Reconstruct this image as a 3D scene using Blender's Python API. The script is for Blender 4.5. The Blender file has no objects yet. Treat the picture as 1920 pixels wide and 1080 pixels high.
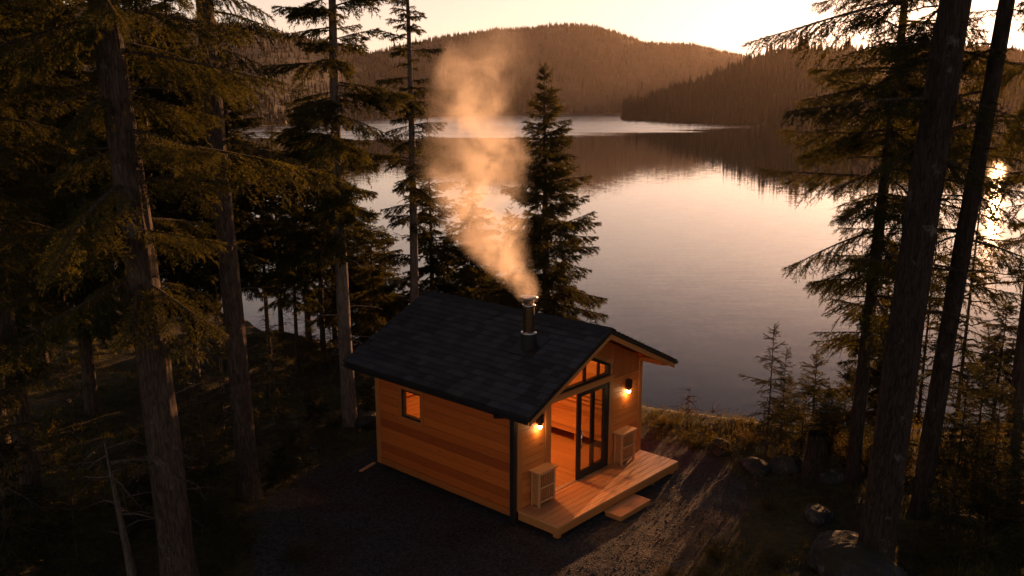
import bpy, math, random
import numpy as np
from mathutils import Vector, Matrix

# ------------------------------------------------------------------ camera
scene = bpy.context.scene
COL = scene.collection
FPX, PIT, YAW = 1664.0, 0.206, 0.837            # focal length in px of a 1920 wide frame, downward pitch, heading
CAM = np.array([-11.953, -10.662, 7.768])
FW = np.array([math.sin(YAW)*math.cos(PIT), math.cos(YAW)*math.cos(PIT), -math.sin(PIT)])
RT = np.array([math.cos(YAW), -math.sin(YAW), 0.0])
UP = np.cross(RT, FW)
FH = np.array([math.sin(YAW), math.cos(YAW), 0.0])
cam_d = bpy.data.cameras.new('camera')
cam = bpy.data.objects.new('camera', cam_d); COL.objects.link(cam)
cam_d.sensor_width = 36.0; cam_d.lens = FPX/1920*36.0
cam_d.clip_start = 0.1; cam_d.clip_end = 9000
cam_d.dof.use_dof = True; cam_d.dof.focus_distance = 18.0; cam_d.dof.aperture_fstop = 2.8
M = Matrix.Identity(4)
for i in range(3):
    M[i][0], M[i][1], M[i][2], M[i][3] = RT[i], UP[i], -FW[i], CAM[i]
cam.matrix_world = M
scene.camera = cam

# ------------------------------------------------------------------ sky, sun, exposure
SUN_EL, SUN_AZ = math.radians(5.4), math.radians(76.5)     # azimuth from +y towards +x
world = bpy.data.worlds.new('World'); scene.world = world; world.use_nodes = True
wn, wl = world.node_tree.nodes, world.node_tree.links
sky = wn.new('ShaderNodeTexSky'); sky.sky_type = 'NISHITA'; sky.sun_disc = False
sky.sun_elevation = SUN_EL; sky.sun_rotation = SUN_AZ
sky.altitude = 300; sky.air_density = 1.0; sky.dust_density = 0.7; sky.ozone_density = 1.0
bg = wn['Background']; bg.inputs['Strength'].default_value = 0.15
tint = wn.new('ShaderNodeMix'); tint.data_type = 'RGBA'; tint.blend_type = 'MULTIPLY'
tint.inputs[0].default_value = 1.0; tint.inputs[7].default_value = (1.17, 0.92, 0.86, 1)
hs = wn.new('ShaderNodeHueSaturation'); hs.inputs['Saturation'].default_value = 0.62
soft = wn.new('ShaderNodeGamma'); soft.inputs['Gamma'].default_value = 0.6      # compresses the sky's range, evens the glow out
wl.new(sky.outputs[0], soft.inputs['Color']); wl.new(soft.outputs[0], hs.inputs['Color']); wl.new(hs.outputs[0], tint.inputs[6])
# tint put on the sky by height: the upper sky is darker and cooler than the glow along the horizon
wtc = wn.new('ShaderNodeTexCoord'); wsp = wn.new('ShaderNodeSeparateXYZ'); wl.new(wtc.outputs['Generated'], wsp.inputs[0])
wr = wn.new('ShaderNodeValToRGB'); wl.new(wsp.outputs['Z'], wr.inputs[0])
while len(wr.color_ramp.elements) < 5: wr.color_ramp.elements.new(0.5)
for _e, (_p, _c) in zip(wr.color_ramp.elements, [(0.0, (1, 1, 1, 1)), (0.17, (1.0, 0.95, 0.89, 1)), (0.25, (0.60, 0.58, 0.60, 1)), (0.34, (0.23, 0.275, 0.34, 1)), (0.8, (0.16, 0.21, 0.30, 1))]):
    _e.position = _p; _e.color = _c
up_mix = wn.new('ShaderNodeMix'); up_mix.data_type = 'RGBA'; up_mix.blend_type = 'MULTIPLY'; up_mix.inputs[0].default_value = 1.0
wl.new(wr.outputs[0], up_mix.inputs[7]); wl.new(tint.outputs[2], bg.inputs['Color'])  # replaced below
wl.new(tint.outputs[2], up_mix.inputs[6]); wl.new(up_mix.outputs[2], bg.inputs['Color'])
sun_d = bpy.data.lights.new('sun', 'SUN'); sun_d.energy = 3.9; sun_d.angle = math.radians(0.5); sun_d.color = (1.0, 0.46, 0.19)
sun = bpy.data.objects.new('sun', sun_d); COL.objects.link(sun)
sdir = Vector((math.sin(SUN_AZ)*math.cos(SUN_EL), math.cos(SUN_AZ)*math.cos(SUN_EL), math.sin(SUN_EL)))
sun.rotation_euler = sdir.to_track_quat('Z', 'Y').to_euler()
sun.location = (40, 20, 30)
scene.view_settings.view_transform = 'Standard'; scene.view_settings.look = 'None'
scene.view_settings.exposure = 1.25; scene.view_settings.gamma = 1.0
scene.render.engine = 'CYCLES'
cy = scene.cycles
cy.use_denoising = True
try: cy.denoiser = 'OPENIMAGEDENOISE'
except Exception: pass
cy.max_bounces = 8; cy.diffuse_bounces = 3; cy.glossy_bounces = 4; cy.transmission_bounces = 6
cy.transparent_max_bounces = 12; cy.volume_bounces = 2; cy.volume_max_steps = 256
cy.sample_clamp_indirect = 6.0; cy.sample_clamp_direct = 30.0; cy.caustics_reflective = False; cy.caustics_refractive = False

LAKE_Z = -6.5
GZ = -0.28                                       # gravel level beside the cabin (deck top is z = 0)

# ------------------------------------------------------------------ helpers
def tag(o, label=None, cat=None, group=None, kind=None):
    if label: o['label'] = label
    if cat: o['category'] = cat
    if group: o['group'] = group
    if kind: o['kind'] = kind
    return o

def empty(name, loc=(0, 0, 0)):
    o = bpy.data.objects.new(name, None); COL.objects.link(o); o.location = loc; o.empty_display_size = 0.2
    return o

def link(name, me, parent=None):
    o = bpy.data.objects.new(name, me); COL.objects.link(o)
    if parent: o.parent = parent
    return o

def np_mesh(name, V, F, mats, midx=None, smooth=False):
    """V (n,3), F (m,k) of one face size or a list of such arrays"""
    if not isinstance(F, (list, tuple)): F = [F]
    me = bpy.data.meshes.new(name)
    V = np.asarray(V, np.float32)
    me.vertices.add(len(V)); me.vertices.foreach_set('co', V.ravel())
    loops = np.concatenate([np.asarray(f, np.int32).ravel() for f in F])
    tot = np.concatenate([np.full(len(f), np.asarray(f).shape[1], np.int32) for f in F])
    start = np.concatenate([[0], np.cumsum(tot)[:-1]]).astype(np.int32)
    me.loops.add(len(loops)); me.loops.foreach_set('vertex_index', loops)
    me.polygons.add(len(tot)); me.polygons.foreach_set('loop_start', start)
    try: me.polygons.foreach_set('loop_total', tot)
    except Exception: pass
    if not isinstance(mats, (list, tuple)): mats = [mats]
    for m in mats: me.materials.append(m)
    if midx is not None: me.polygons.foreach_set('material_index', np.asarray(midx, np.int32))
    me.polygons.foreach_set('use_smooth', np.full(len(tot), bool(smooth)))
    me.update(calc_edges=True); me.validate()
    return me

class MB:
    """collects boxes, bars, tubes and prisms into one mesh"""
    def __init__(s): s.v = []; s.f = []
    def add(s, vs, fs):
        o = len(s.v); s.v += [tuple(map(float, v)) for v in vs]; s.f += [[i+o for i in f] for f in fs]
    def box(s, x0, x1, y0, y1, z0, z1):
        s.add([(x0,y0,z0),(x1,y0,z0),(x1,y1,z0),(x0,y1,z0),(x0,y0,z1),(x1,y0,z1),(x1,y1,z1),(x0,y1,z1)],
              [(0,3,2,1),(4,5,6,7),(0,1,5,4),(1,2,6,5),(2,3,7,6),(3,0,4,7)])
    def prism(s, poly, a, b, axis):
        """polygon (2d list) extruded from a to b along axis: 'y' -> poly in (x,z); 'x' -> (y,z); 'z' -> (x,y)"""
        n = len(poly)
        def p(q, t): return {'y': (q[0], t, q[1]), 'x': (t, q[0], q[1]), 'z': (q[0], q[1], t)}[axis]
        s.add([p(q, a) for q in poly]+[p(q, b) for q in poly],
              [tuple(range(n))[::-1], tuple(range(n, 2*n))]+[(i, (i+1) % n, n+(i+1) % n, n+i) for i in range(n)])
    def tube(s, pts, rad, n=10, cap=True):
        pts = [np.array(p, float) for p in pts]
        if not hasattr(rad, '__len__'): rad = [rad]*len(pts)
        rings = []
        for i, p in enumerate(pts):
            t = pts[min(i+1, len(pts)-1)]-pts[max(i-1, 0)]; t /= np.linalg.norm(t)+1e-9
            a = np.cross(t, (0, 0, 1) if abs(t[2]) < .9 else (1, 0, 0)); a /= np.linalg.norm(a); b = np.cross(t, a)
            rings.append([p+rad[i]*(a*math.cos(2*math.pi*k/n)+b*math.sin(2*math.pi*k/n)) for k in range(n)])
        vs = [v for r in rings for v in r]; fs = []
        for i in range(len(pts)-1):
            for k in range(n): fs.append((i*n+k, i*n+(k+1) % n, (i+1)*n+(k+1) % n, (i+1)*n+k))
        if cap: fs += [tuple(range(n))[::-1], tuple(range((len(pts)-1)*n, len(pts)*n))]
        s.add(vs, fs)
    def lathe(s, prof, c=(0, 0, 0), n=28):
        """prof: list of (r,z)"""
        vs = []; fs = []
        for r, z in prof:
            for k in range(n):
                a = 2*math.pi*k/n; vs.append((c[0]+r*math.cos(a), c[1]+r*math.sin(a), c[2]+z))
        for i in range(len(prof)-1):
            for k in range(n): fs.append((i*n+k, i*n+(k+1) % n, (i+1)*n+(k+1) % n, (i+1)*n+k))
        fs += [tuple(range(n))[::-1], tuple(range((len(prof)-1)*n, len(prof)*n))]
        s.add(vs, fs)
    def build(s, name, mat, parent=None, smooth=False, bevel=0.0):
        me = bpy.data.meshes.new(name); me.from_pydata(s.v, [], s.f); me.materials.append(mat)
        me.polygons.foreach_set('use_smooth', [smooth]*len(me.polygons)); me.update()
        o = link(name, me, parent)
        if bevel:
            b = o.modifiers.new('bevel', 'BEVEL'); b.width = bevel; b.segments = 2; b.limit_method = 'ANGLE'
        return o

def ray(u, v): return FW + RT*(u-960)/FPX + UP*(540-v)/FPX

def sd(s, d, z=0.0):                            # sideways / forward distance from the camera's foot -> world
    p = CAM + RT*s + FH*d
    return np.array([p[0], p[1], z])

# smooth value noise for terrain and the like
_rs = np.random.RandomState(11); _tab = _rs.rand(256, 256)
def vnoise(x, y):
    x = np.asarray(x, float); y = np.asarray(y, float)
    xi = np.floor(x).astype(int); yi = np.floor(y).astype(int); fx = x-xi; fy = y-yi
    fx = fx*fx*(3-2*fx); fy = fy*fy*(3-2*fy)
    a = _tab[xi & 255, yi & 255]; b = _tab[(xi+1) & 255, yi & 255]; c = _tab[xi & 255, (yi+1) & 255]; d = _tab[(xi+1) & 255, (yi+1) & 255]
    return (a*(1-fx)+b*fx)*(1-fy)+(c*(1-fx)+d*fx)*fy-0.5
def fbm(x, y, o=4):
    t = 0; a = 1.0
    for i in range(o): t = t+a*vnoise(x*2**i+17*i, y*2**i+5*i); a *= 0.5
    return t

# ------------------------------------------------------------------ node helpers / materials
def new_mat(name):
    m = bpy.data.materials.new(name); m.use_nodes = True
    nt = m.node_tree; return m, nt, nt.nodes, nt.links, nt.nodes['Principled BSDF']
def nd(nt, typ, **kw):
    n = nt.nodes.new(typ)
    for k, v in kw.items():
        if k.startswith('i_'):
            key = k[2:]; key = int(key) if key.isdigit() else key.replace('_', ' ')
            n.inputs[key].default_value = v
        else: setattr(n, k, v)
    return n
def ramp(nt, fac, stops):
    r = nt.nodes.new('ShaderNodeValToRGB'); nt.links.new(fac, r.inputs[0])
    e = r.color_ramp.elements
    while len(e) < len(stops): e.new(0.5)
    for i, (p, c) in enumerate(stops):
        e[i].position = p; e[i].color = c if len(c) == 4 else (*c, 1)
    return r.outputs[0]
def mapped(nt, scale=(1, 1, 1), coord='Object'):
    tc = nt.nodes.new('ShaderNodeTexCoord'); mp = nt.nodes.new('ShaderNodeMapping'); mp.inputs['Scale'].default_value = scale
    nt.links.new(tc.outputs[coord], mp.inputs['Vector']); return mp.outputs[0]
def noise(nt, vec, scale, detail=5, rough=0.55, dist=0.0):
    n = nd(nt, 'ShaderNodeTexNoise', i_Scale=scale, i_Detail=detail, i_Roughness=rough, i_Distortion=dist)
    nt.links.new(vec, n.inputs['Vector']); return n.outputs['Fac']
def mathn(nt, op, a, b=None, clamp=False):
    n = nt.nodes.new('ShaderNodeMath'); n.operation = op; n.use_clamp = clamp
    for i, x in enumerate((a, b)):
        if x is None: continue
        if hasattr(x, 'node'): nt.links.new(x, n.inputs[i])
        else: n.inputs[i].default_value = x
    return n.outputs[0]
def mixc(nt, fac, a, b, mode='MIX'):
    n = nt.nodes.new('ShaderNodeMix'); n.data_type = 'RGBA'; n.blend_type = mode
    for sock, x in ((n.inputs[0], fac), (n.inputs[6], a), (n.inputs[7], b)):
        if hasattr(x, 'node'): nt.links.new(x, sock)
        elif isinstance(x, (int, float)): sock.default_value = x
        else: sock.default_value = x if len(x) == 4 else (*x, 1)
    return n.outputs[2]
def bump(nt, h, bsdf, strength=0.3, dist=0.02):
    b = nd(nt, 'ShaderNodeBump', i_Strength=strength, i_Distance=dist); nt.links.new(h, b.inputs['Height'])
    nt.links.new(b.outputs[0], bsdf.inputs['Normal'])

def wood(name, dark, light, along='x', board='z', bw=0.145, rough=0.55, knots=True, vary=0.5):
    """planed boards: grain runs along one axis, tone changes from board to board"""
    m, nt, N, L, P = new_mat(name)
    tc = N.new('ShaderNodeTexCoord'); sp = N.new('ShaderNodeSeparateXYZ'); L.new(tc.outputs['Object'], sp.inputs[0])
    bi = mathn(nt, 'FLOOR', mathn(nt, 'DIVIDE', sp.outputs[board.upper()], bw))
    wnz = N.new('ShaderNodeTexWhiteNoise'); wnz.noise_dimensions = '1D'; L.new(bi, wnz.inputs['W'])
    sc = {'x': (0.9, 14, 14), 'y': (14, 0.9, 14), 'z': (14, 14, 0.9)}[along]
    mp = N.new('ShaderNodeMapping'); mp.inputs['Scale'].default_value = sc; L.new(tc.outputs['Object'], mp.inputs[0])
    off = N.new('ShaderNodeCombineXYZ')
    for k in range(3): L.new(mathn(nt, 'MULTIPLY', wnz.outputs['Value'], 37.0+11*k), off.inputs[k])
    L.new(off.outputs[0], mp.inputs['Location'])
    g1 = noise(nt, mp.outputs[0], 1.0, 3, 0.5, 1.2); g2 = noise(nt, mp.outputs[0], 5.0, 5, 0.65)
    wv = nd(nt, 'ShaderNodeTexNoise', i_Scale=0.5, i_Detail=2.0, i_Distortion=2.5); L.new(mp.outputs[0], wv.inputs['Vector'])
    rings = mathn(nt, 'ABSOLUTE', mathn(nt, 'SINE', mathn(nt, 'MULTIPLY', wv.outputs['Fac'], 42.0)))
    f = mathn(nt, 'ADD', mathn(nt, 'MULTIPLY', g1, 0.45), mathn(nt, 'MULTIPLY', g2, 0.35))
    f = mathn(nt, 'ADD', f, mathn(nt, 'MULTIPLY', rings, 0.16))
    f = mathn(nt, 'ADD', f, mathn(nt, 'MULTIPLY', mathn(nt, 'SUBTRACT', wnz.outputs['Value'], 0.5), vary), True)
    c = ramp(nt, f, [(0.12, dark), (0.82, light)])
    if knots:
        ks = {'x': (1.0, 4.2, 4.2), 'y': (4.2, 1.0, 4.2), 'z': (4.2, 4.2, 1.0)}[along]
        m2 = N.new('ShaderNodeMapping'); m2.inputs['Scale'].default_value = ks; L.new(tc.outputs['Object'], m2.inputs[0]); L.new(off.outputs[0], m2.inputs['Location'])
        vo = nd(nt, 'ShaderNodeTexVoronoi', i_Scale=1.7); L.new(m2.outputs[0], vo.inputs['Vector'])
        kf = ramp(nt, vo.outputs['Distance'], [(0.05, (1, 1, 1)), (0.13, (0, 0, 0))])
        c = mixc(nt, mathn(nt, 'MULTIPLY', kf, 0.75), c, tuple(x*0.35 for x in dark))
    L.new(c, P.inputs['Base Color']); P.inputs['Roughness'].default_value = rough
    bump(nt, f, P, 0.15, 0.004)
    return m

def plain(name, col, rough=0.5, metal=0.0, var=0.15, scale=6.0, bmp=0.0):
    m, nt, N, L, P = new_mat(name)
    v = mapped(nt); n = noise(nt, v, scale, 5)
    c = ramp(nt, n, [(0.3, tuple(x*(1-var) for x in col)), (0.7, tuple(min(1, x*(1+var)) for x in col))])
    L.new(c, P.inputs['Base Color']); P.inputs['Roughness'].default_value = rough; P.inputs['Metallic'].default_value = metal
    r = mathn(nt, 'ADD', mathn(nt, 'MULTIPLY', n, 0.2), rough-0.1, True); L.new(r, P.inputs['Roughness'])
    if bmp: bump(nt, noise(nt, v, scale*8, 6), P, bmp, 0.01)
    return m

def leaf(name, c0, c1, trans=0.35, scale=0.9):
    m, nt, N, L, P = new_mat(name)
    tc = N.new('ShaderNodeTexCoord')
    n = nd(nt, 'ShaderNodeTexNoise', i_Scale=scale, i_Detail=4.0); L.new(tc.outputs['Object'], n.inputs['Vector'])
    oi = N.new('ShaderNodeObjectInfo')
    f = mathn(nt, 'ADD', n.outputs['Fac'], mathn(nt, 'MULTIPLY', mathn(nt, 'SUBTRACT', oi.outputs['Random'], 0.5), 0.25), True)
    c = ramp(nt, f, [(0.3, c0), (0.7, c1)])
    L.new(c, P.inputs['Base Color']); P.inputs['Roughness'].default_value = 0.75
    P.inputs['Specular IOR Level'].default_value = 0.12
    t = N.new('ShaderNodeBsdfTranslucent'); L.new(mixc(nt, 1.0, c, (2.2, 1.7, 0.7), 'MULTIPLY'), t.inputs['Color'])
    mx = N.new('ShaderNodeMixShader'); mx.inputs[0].default_value = trans
    L.new(P.outputs[0], mx.inputs[1]); L.new(t.outputs[0], mx.inputs[2])
    L.new(mx.outputs[0], N['Material Output'].inputs['Surface'])
    return m

def emit(name, col, s):
    m, nt, N, L, P = new_mat(name)
    P.inputs['Base Color'].default_value = (*col, 1); P.inputs['Emission Color'].default_value = (*col, 1); P.inputs['Emission Strength'].default_value = s
    return m

def glass_mat(name):
    m, nt, N, L, P = new_mat(name)
    t = N.new('ShaderNodeBsdfTransparent'); t.inputs[0].default_value = (0.86, 0.88, 0.88, 1)
    g = N.new('ShaderNodeBsdfGlossy'); g.inputs['Roughness'].default_value = 0.02
    lw = nd(nt, 'ShaderNodeLayerWeight', i_Blend=0.5); fr = mathn(nt, 'ADD', mathn(nt, 'MULTIPLY', mathn(nt, 'POWER', lw.outputs['Facing'], 5.0), 0.92), 0.05, True)
    mx = N.new('ShaderNodeMixShader'); L.new(fr, mx.inputs[0]); L.new(t.outputs[0], mx.inputs[1]); L.new(g.outputs[0], mx.inputs[2])
    L.new(mx.outputs[0], N['Material Output'].inputs['Surface'])
    return m

def bark_mat(name, c0, c1, lichen=0.25):
    m, nt, N, L, P = new_mat(name)
    v = mapped(nt, (9, 9, 1.6)); v2 = mapped(nt, (1, 1, 1))
    n1 = noise(nt, v, 1.6, 8, 0.65, 0.6)
    wv_ = N.new('ShaderNodeVectorMath'); wv_.operation = 'ADD'; L.new(v, wv_.inputs[0])
    wn_ = nd(nt, 'ShaderNodeTexNoise', i_Scale=1.2, i_Detail=3.0); L.new(v, wn_.inputs['Vector']); L.new(wn_.outputs['Color'], wv_.inputs[1])
    vo = nd(nt, 'ShaderNodeTexVoronoi', i_Scale=2.2, feature='DISTANCE_TO_EDGE'); L.new(wv_.outputs[0], vo.inputs['Vector'])
    cr = ramp(nt, vo.outputs['Distance'], [(0.0, (0, 0, 0)), (0.22, (1, 1, 1))])
    n4 = noise(nt, mapped(nt, (26, 26, 3.5)), 1.6, 8, 0.7, 1.2)
    h = mathn(nt, 'ADD', mathn(nt, 'ADD', mathn(nt, 'MULTIPLY', n1, 0.55), mathn(nt, 'MULTIPLY', n4, 0.5)), mathn(nt, 'MULTIPLY', cr, 0.12))
    c = ramp(nt, h, [(0.35, tuple(x*0.3 for x in c0)), (0.52, c0), (0.72, c1)])
    ln = noise(nt, v2, 2.6, 6, 0.7); lm = ramp(nt, ln, [(0.60, (0, 0, 0)), (0.68, (1, 1, 1))])
    c = mixc(nt, mathn(nt, 'MULTIPLY', lm, lichen), c, (0.30, 0.30, 0.27))
    L.new(c, P.inputs['Base Color']); P.inputs['Roughness'].default_value = 0.9; P.inputs['Specular IOR Level'].default_value = 0.2
    bump(nt, h, P, 1.0, 0.06)
    return m

MT = {}
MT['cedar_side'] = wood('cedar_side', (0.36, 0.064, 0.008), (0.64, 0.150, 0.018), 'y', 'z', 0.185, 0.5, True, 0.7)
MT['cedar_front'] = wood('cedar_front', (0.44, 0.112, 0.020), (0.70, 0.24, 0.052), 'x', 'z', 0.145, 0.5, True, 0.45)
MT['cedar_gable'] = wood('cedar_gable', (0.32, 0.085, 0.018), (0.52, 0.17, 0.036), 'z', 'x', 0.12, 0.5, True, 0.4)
MT['trim_z'] = wood('trim_upright', (0.38, 0.12, 0.028), (0.60, 0.23, 0.058), 'z', 'x', 0.5, 0.5, False, 0.2)
MT['trim_x'] = wood('trim_level', (0.40, 0.14, 0.036), (0.62, 0.27, 0.078), 'x', 'z', 0.5, 0.5, False, 0.2)
MT['trim_y'] = wood('trim_side', (0.34, 0.085, 0.016), (0.56, 0.18, 0.036), 'y', 'z', 0.5, 0.5, False, 0.2)
MT['deck'] = wood('deck_boards', (0.54, 0.205, 0.070), (0.80, 0.41, 0.165), 'x', 'y', 0.15, 0.5, False, 0.35)
MT['box'] = wood('slat_wood', (0.40, 0.155, 0.048), (0.60, 0.27, 0.09), 'z', 'x', 0.04, 0.5, False, 0.3)
MT['boxtop'] = wood('box_lid_wood', (0.46, 0.22, 0.09), (0.70, 0.40, 0.18), 'x', 'y', 0.2, 0.5, False, 0.2)
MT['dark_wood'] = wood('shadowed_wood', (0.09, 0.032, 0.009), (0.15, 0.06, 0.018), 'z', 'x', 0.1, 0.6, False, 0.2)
MT['inside_y'] = wood('sauna_boards', (0.36, 0.14, 0.04), (0.60, 0.28, 0.09), 'y', 'z', 0.12, 0.5, False, 0.45)
MT['inside_x'] = wood('sauna_boards_end', (0.36, 0.14, 0.04), (0.60, 0.28, 0.09), 'x', 'z', 0.12, 0.5, False, 0.45)
MT['floor_in'] = wood('sauna_floor', (0.38, 0.16, 0.05), (0.58, 0.28, 0.10), 'y', 'x', 0.11, 0.45, False, 0.4)
MT['black'] = plain('black_metal', (0.012, 0.012, 0.013), 0.42, 0.0, 0.2)
MT['matte_black'] = plain('matte_black', (0.008, 0.008, 0.0085), 0.75, 0.0, 0.2)
MT['steel'] = plain('stainless_steel', (0.62, 0.61, 0.60), 0.20, 1.0, 0.05)
MT['copper_steel'] = plain('warm_steel', (0.55, 0.42, 0.30), 0.16, 1.0, 0.08)
MT['alu'] = plain('aluminium_strip', (0.6, 0.6, 0.62), 0.35, 1.0, 0.05)
MT['glass'] = glass_mat('window_glass')
MT['bulb'] = emit('lamp_glow', (1.0, 0.62, 0.25), 14.0)
MT['lamp_in'] = emit('sauna_lamp_glow', (1.0, 0.46, 0.14), 50.0)
MT['bark'] = bark_mat('spruce_bark', (0.045, 0.031, 0.024), (0.11, 0.080, 0.062), 0.3)
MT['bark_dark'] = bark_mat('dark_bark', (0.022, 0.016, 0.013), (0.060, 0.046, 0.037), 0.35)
MT['bark_grey'] = bark_mat('grey_bark', (0.12, 0.095, 0.08), (0.24, 0.19, 0.16), 0.3)
MT['deadwood'] = bark_mat('dead_wood', (0.085, 0.066, 0.055), (0.18, 0.145, 0.12), 0.1)
MT['needle'] = leaf('spruce_needles', (0.011, 0.016, 0.007), (0.070, 0.074, 0.017), 0.42)
MT['needle_far'] = leaf('far_spruce_needles', (0.009, 0.012, 0.007), (0.018, 0.019, 0.011), 0.0, 0.02)
MT['leafy'] = leaf('shrub_leaves', (0.04, 0.045, 0.012), (0.10, 0.075, 0.02), 0.45)
MT['grass'] = leaf('grass_blades', (0.036, 0.050, 0.013), (0.105, 0.098, 0.028), 0.40)

def shingle_mat():
    m, nt, N, L, P = new_mat('asphalt_shingles')
    v = mapped(nt); n = noise(nt, v, 160, 3, 0.7); n2 = noise(nt, v, 3.0, 4)
    at = N.new('ShaderNodeAttribute'); at.attribute_name = 'tone'
    c = ramp(nt, mathn(nt, 'ADD', mathn(nt, 'MULTIPLY', n, 0.65), mathn(nt, 'MULTIPLY', at.outputs['Fac'], 0.35)), [(0.25, (0.016, 0.0167, 0.019)), (0.75, (0.085, 0.088, 0.097))])
    L.new(mixc(nt, 0.25, c, ramp(nt, n2, [(0.3, (0.018, 0.018, 0.019)), (0.7, (0.04, 0.041, 0.044))])), P.inputs['Base Color'])
    P.inputs['Roughness'].default_value = 0.85; P.inputs['Specular IOR Level'].default_value = 0.25
    bump(nt, n, P, 0.35, 0.004)
    return m
MT['shingle'] = shingle_mat()

def rock_mat(name, moss=0.5):
    m, nt, N, L, P = new_mat(name)
    v = mapped(nt); n = noise(nt, v, 3.0, 8, 0.65); n2 = noise(nt, v, 1.3, 5); n3 = noise(nt, v, 5.0, 6, 0.7)
    c = ramp(nt, n, [(0.3, (0.010, 0.009, 0.008)), (0.7, (0.045, 0.042, 0.042))])
    c = mixc(nt, mathn(nt, 'MULTIPLY', ramp(nt, n3, [(0.56, (0, 0, 0)), (0.62, (1, 1, 1))]), 0.7), c, (0.14, 0.135, 0.13))
    ge = N.new('ShaderNodeNewGeometry'); sp = N.new('ShaderNodeSeparateXYZ'); L.new(ge.outputs['Normal'], sp.inputs[0])
    mm = mathn(nt, 'ADD', mathn(nt, 'MULTIPLY', sp.outputs['Z'], 0.5), mathn(nt, 'MULTIPLY', mathn(nt, 'SUBTRACT', n2, 0.5), 2.0))
    mk = ramp(nt, mm, [(0.22, (0, 0, 0)), (0.42, (1, 1, 1))])
    c = mixc(nt, mathn(nt, 'MULTIPLY', mk, moss), c, mixc(nt, n3, (0.010, 0.009, 0.004), (0.040, 0.032, 0.010)))
    L.new(c, P.inputs['Base Color']); P.inputs['Roughness'].default_value = 0.85
    bump(nt, mathn(nt, 'ADD', n, mathn(nt, 'MULTIPLY', noise(nt, v, 22, 6, 0.7), 0.5)), P, 0.9, 0.06)
    return m
MT['rock'] = rock_mat('mossy_rock', 1.0); MT['rock_bare'] = rock_mat('bare_rock', 0.25)

# ------------------------------------------------------------------ terrain
ES = np.array([-400, -60, -25, -14, -8, -3, 1, 3.2, 4.4, 5.6, 7, 9, 12, 20, 60, 400.])
EE = np.array([120, 60, 44, 36, 30, 26.5, 25.0, 23.4, 22.3, 21.5, 20.9, 20.6, 21.5, 24, 34, 90.])
def terrain(s, d):
    s = np.asarray(s, float); d = np.asarray(d, float)
    e = np.interp(s, ES, EE)+0.5*vnoise(s*0.9, d*0.2+3)
    t = np.clip((d-e)/11.0, 0, 1)
    drop = t*t*(3-2*t)*0.35+t*0.65
    x = CAM[0]+RT[0]*s+FH[0]*d; y = CAM[1]+RT[1]*s+FH[1]*d
    r = np.hypot(x-1.6, y-0.6)
    far = np.clip((r-4.6)/3.0, 0, 1)
    z = GZ-9.2*drop+0.36*far*fbm(s*0.33+9, d*0.33)+0.10*far*fbm(s*1.3, d*1.3+4)+0.025*vnoise(s*3, d*3)
    z = z+0.10*far
    return z
def to_sd(x, y):
    dx, dy = x-CAM[0], y-CAM[1]
    return dx*RT[0]+dy*RT[1], dx*FH[0]+dy*FH[1]
def ground_px(u, v):
    """where the sight line through a photo pixel meets the ground"""
    r = ray(u, v); t = 4.0
    while t < 80:
        p = CAM+r*t; s, d = to_sd(p[0], p[1])
        if p[2] <= terrain(s, d): return p
        t += 0.02
    return p
def gz(x, y):
    s, d = to_sd(x, y); return float(terrain(s, d))

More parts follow.
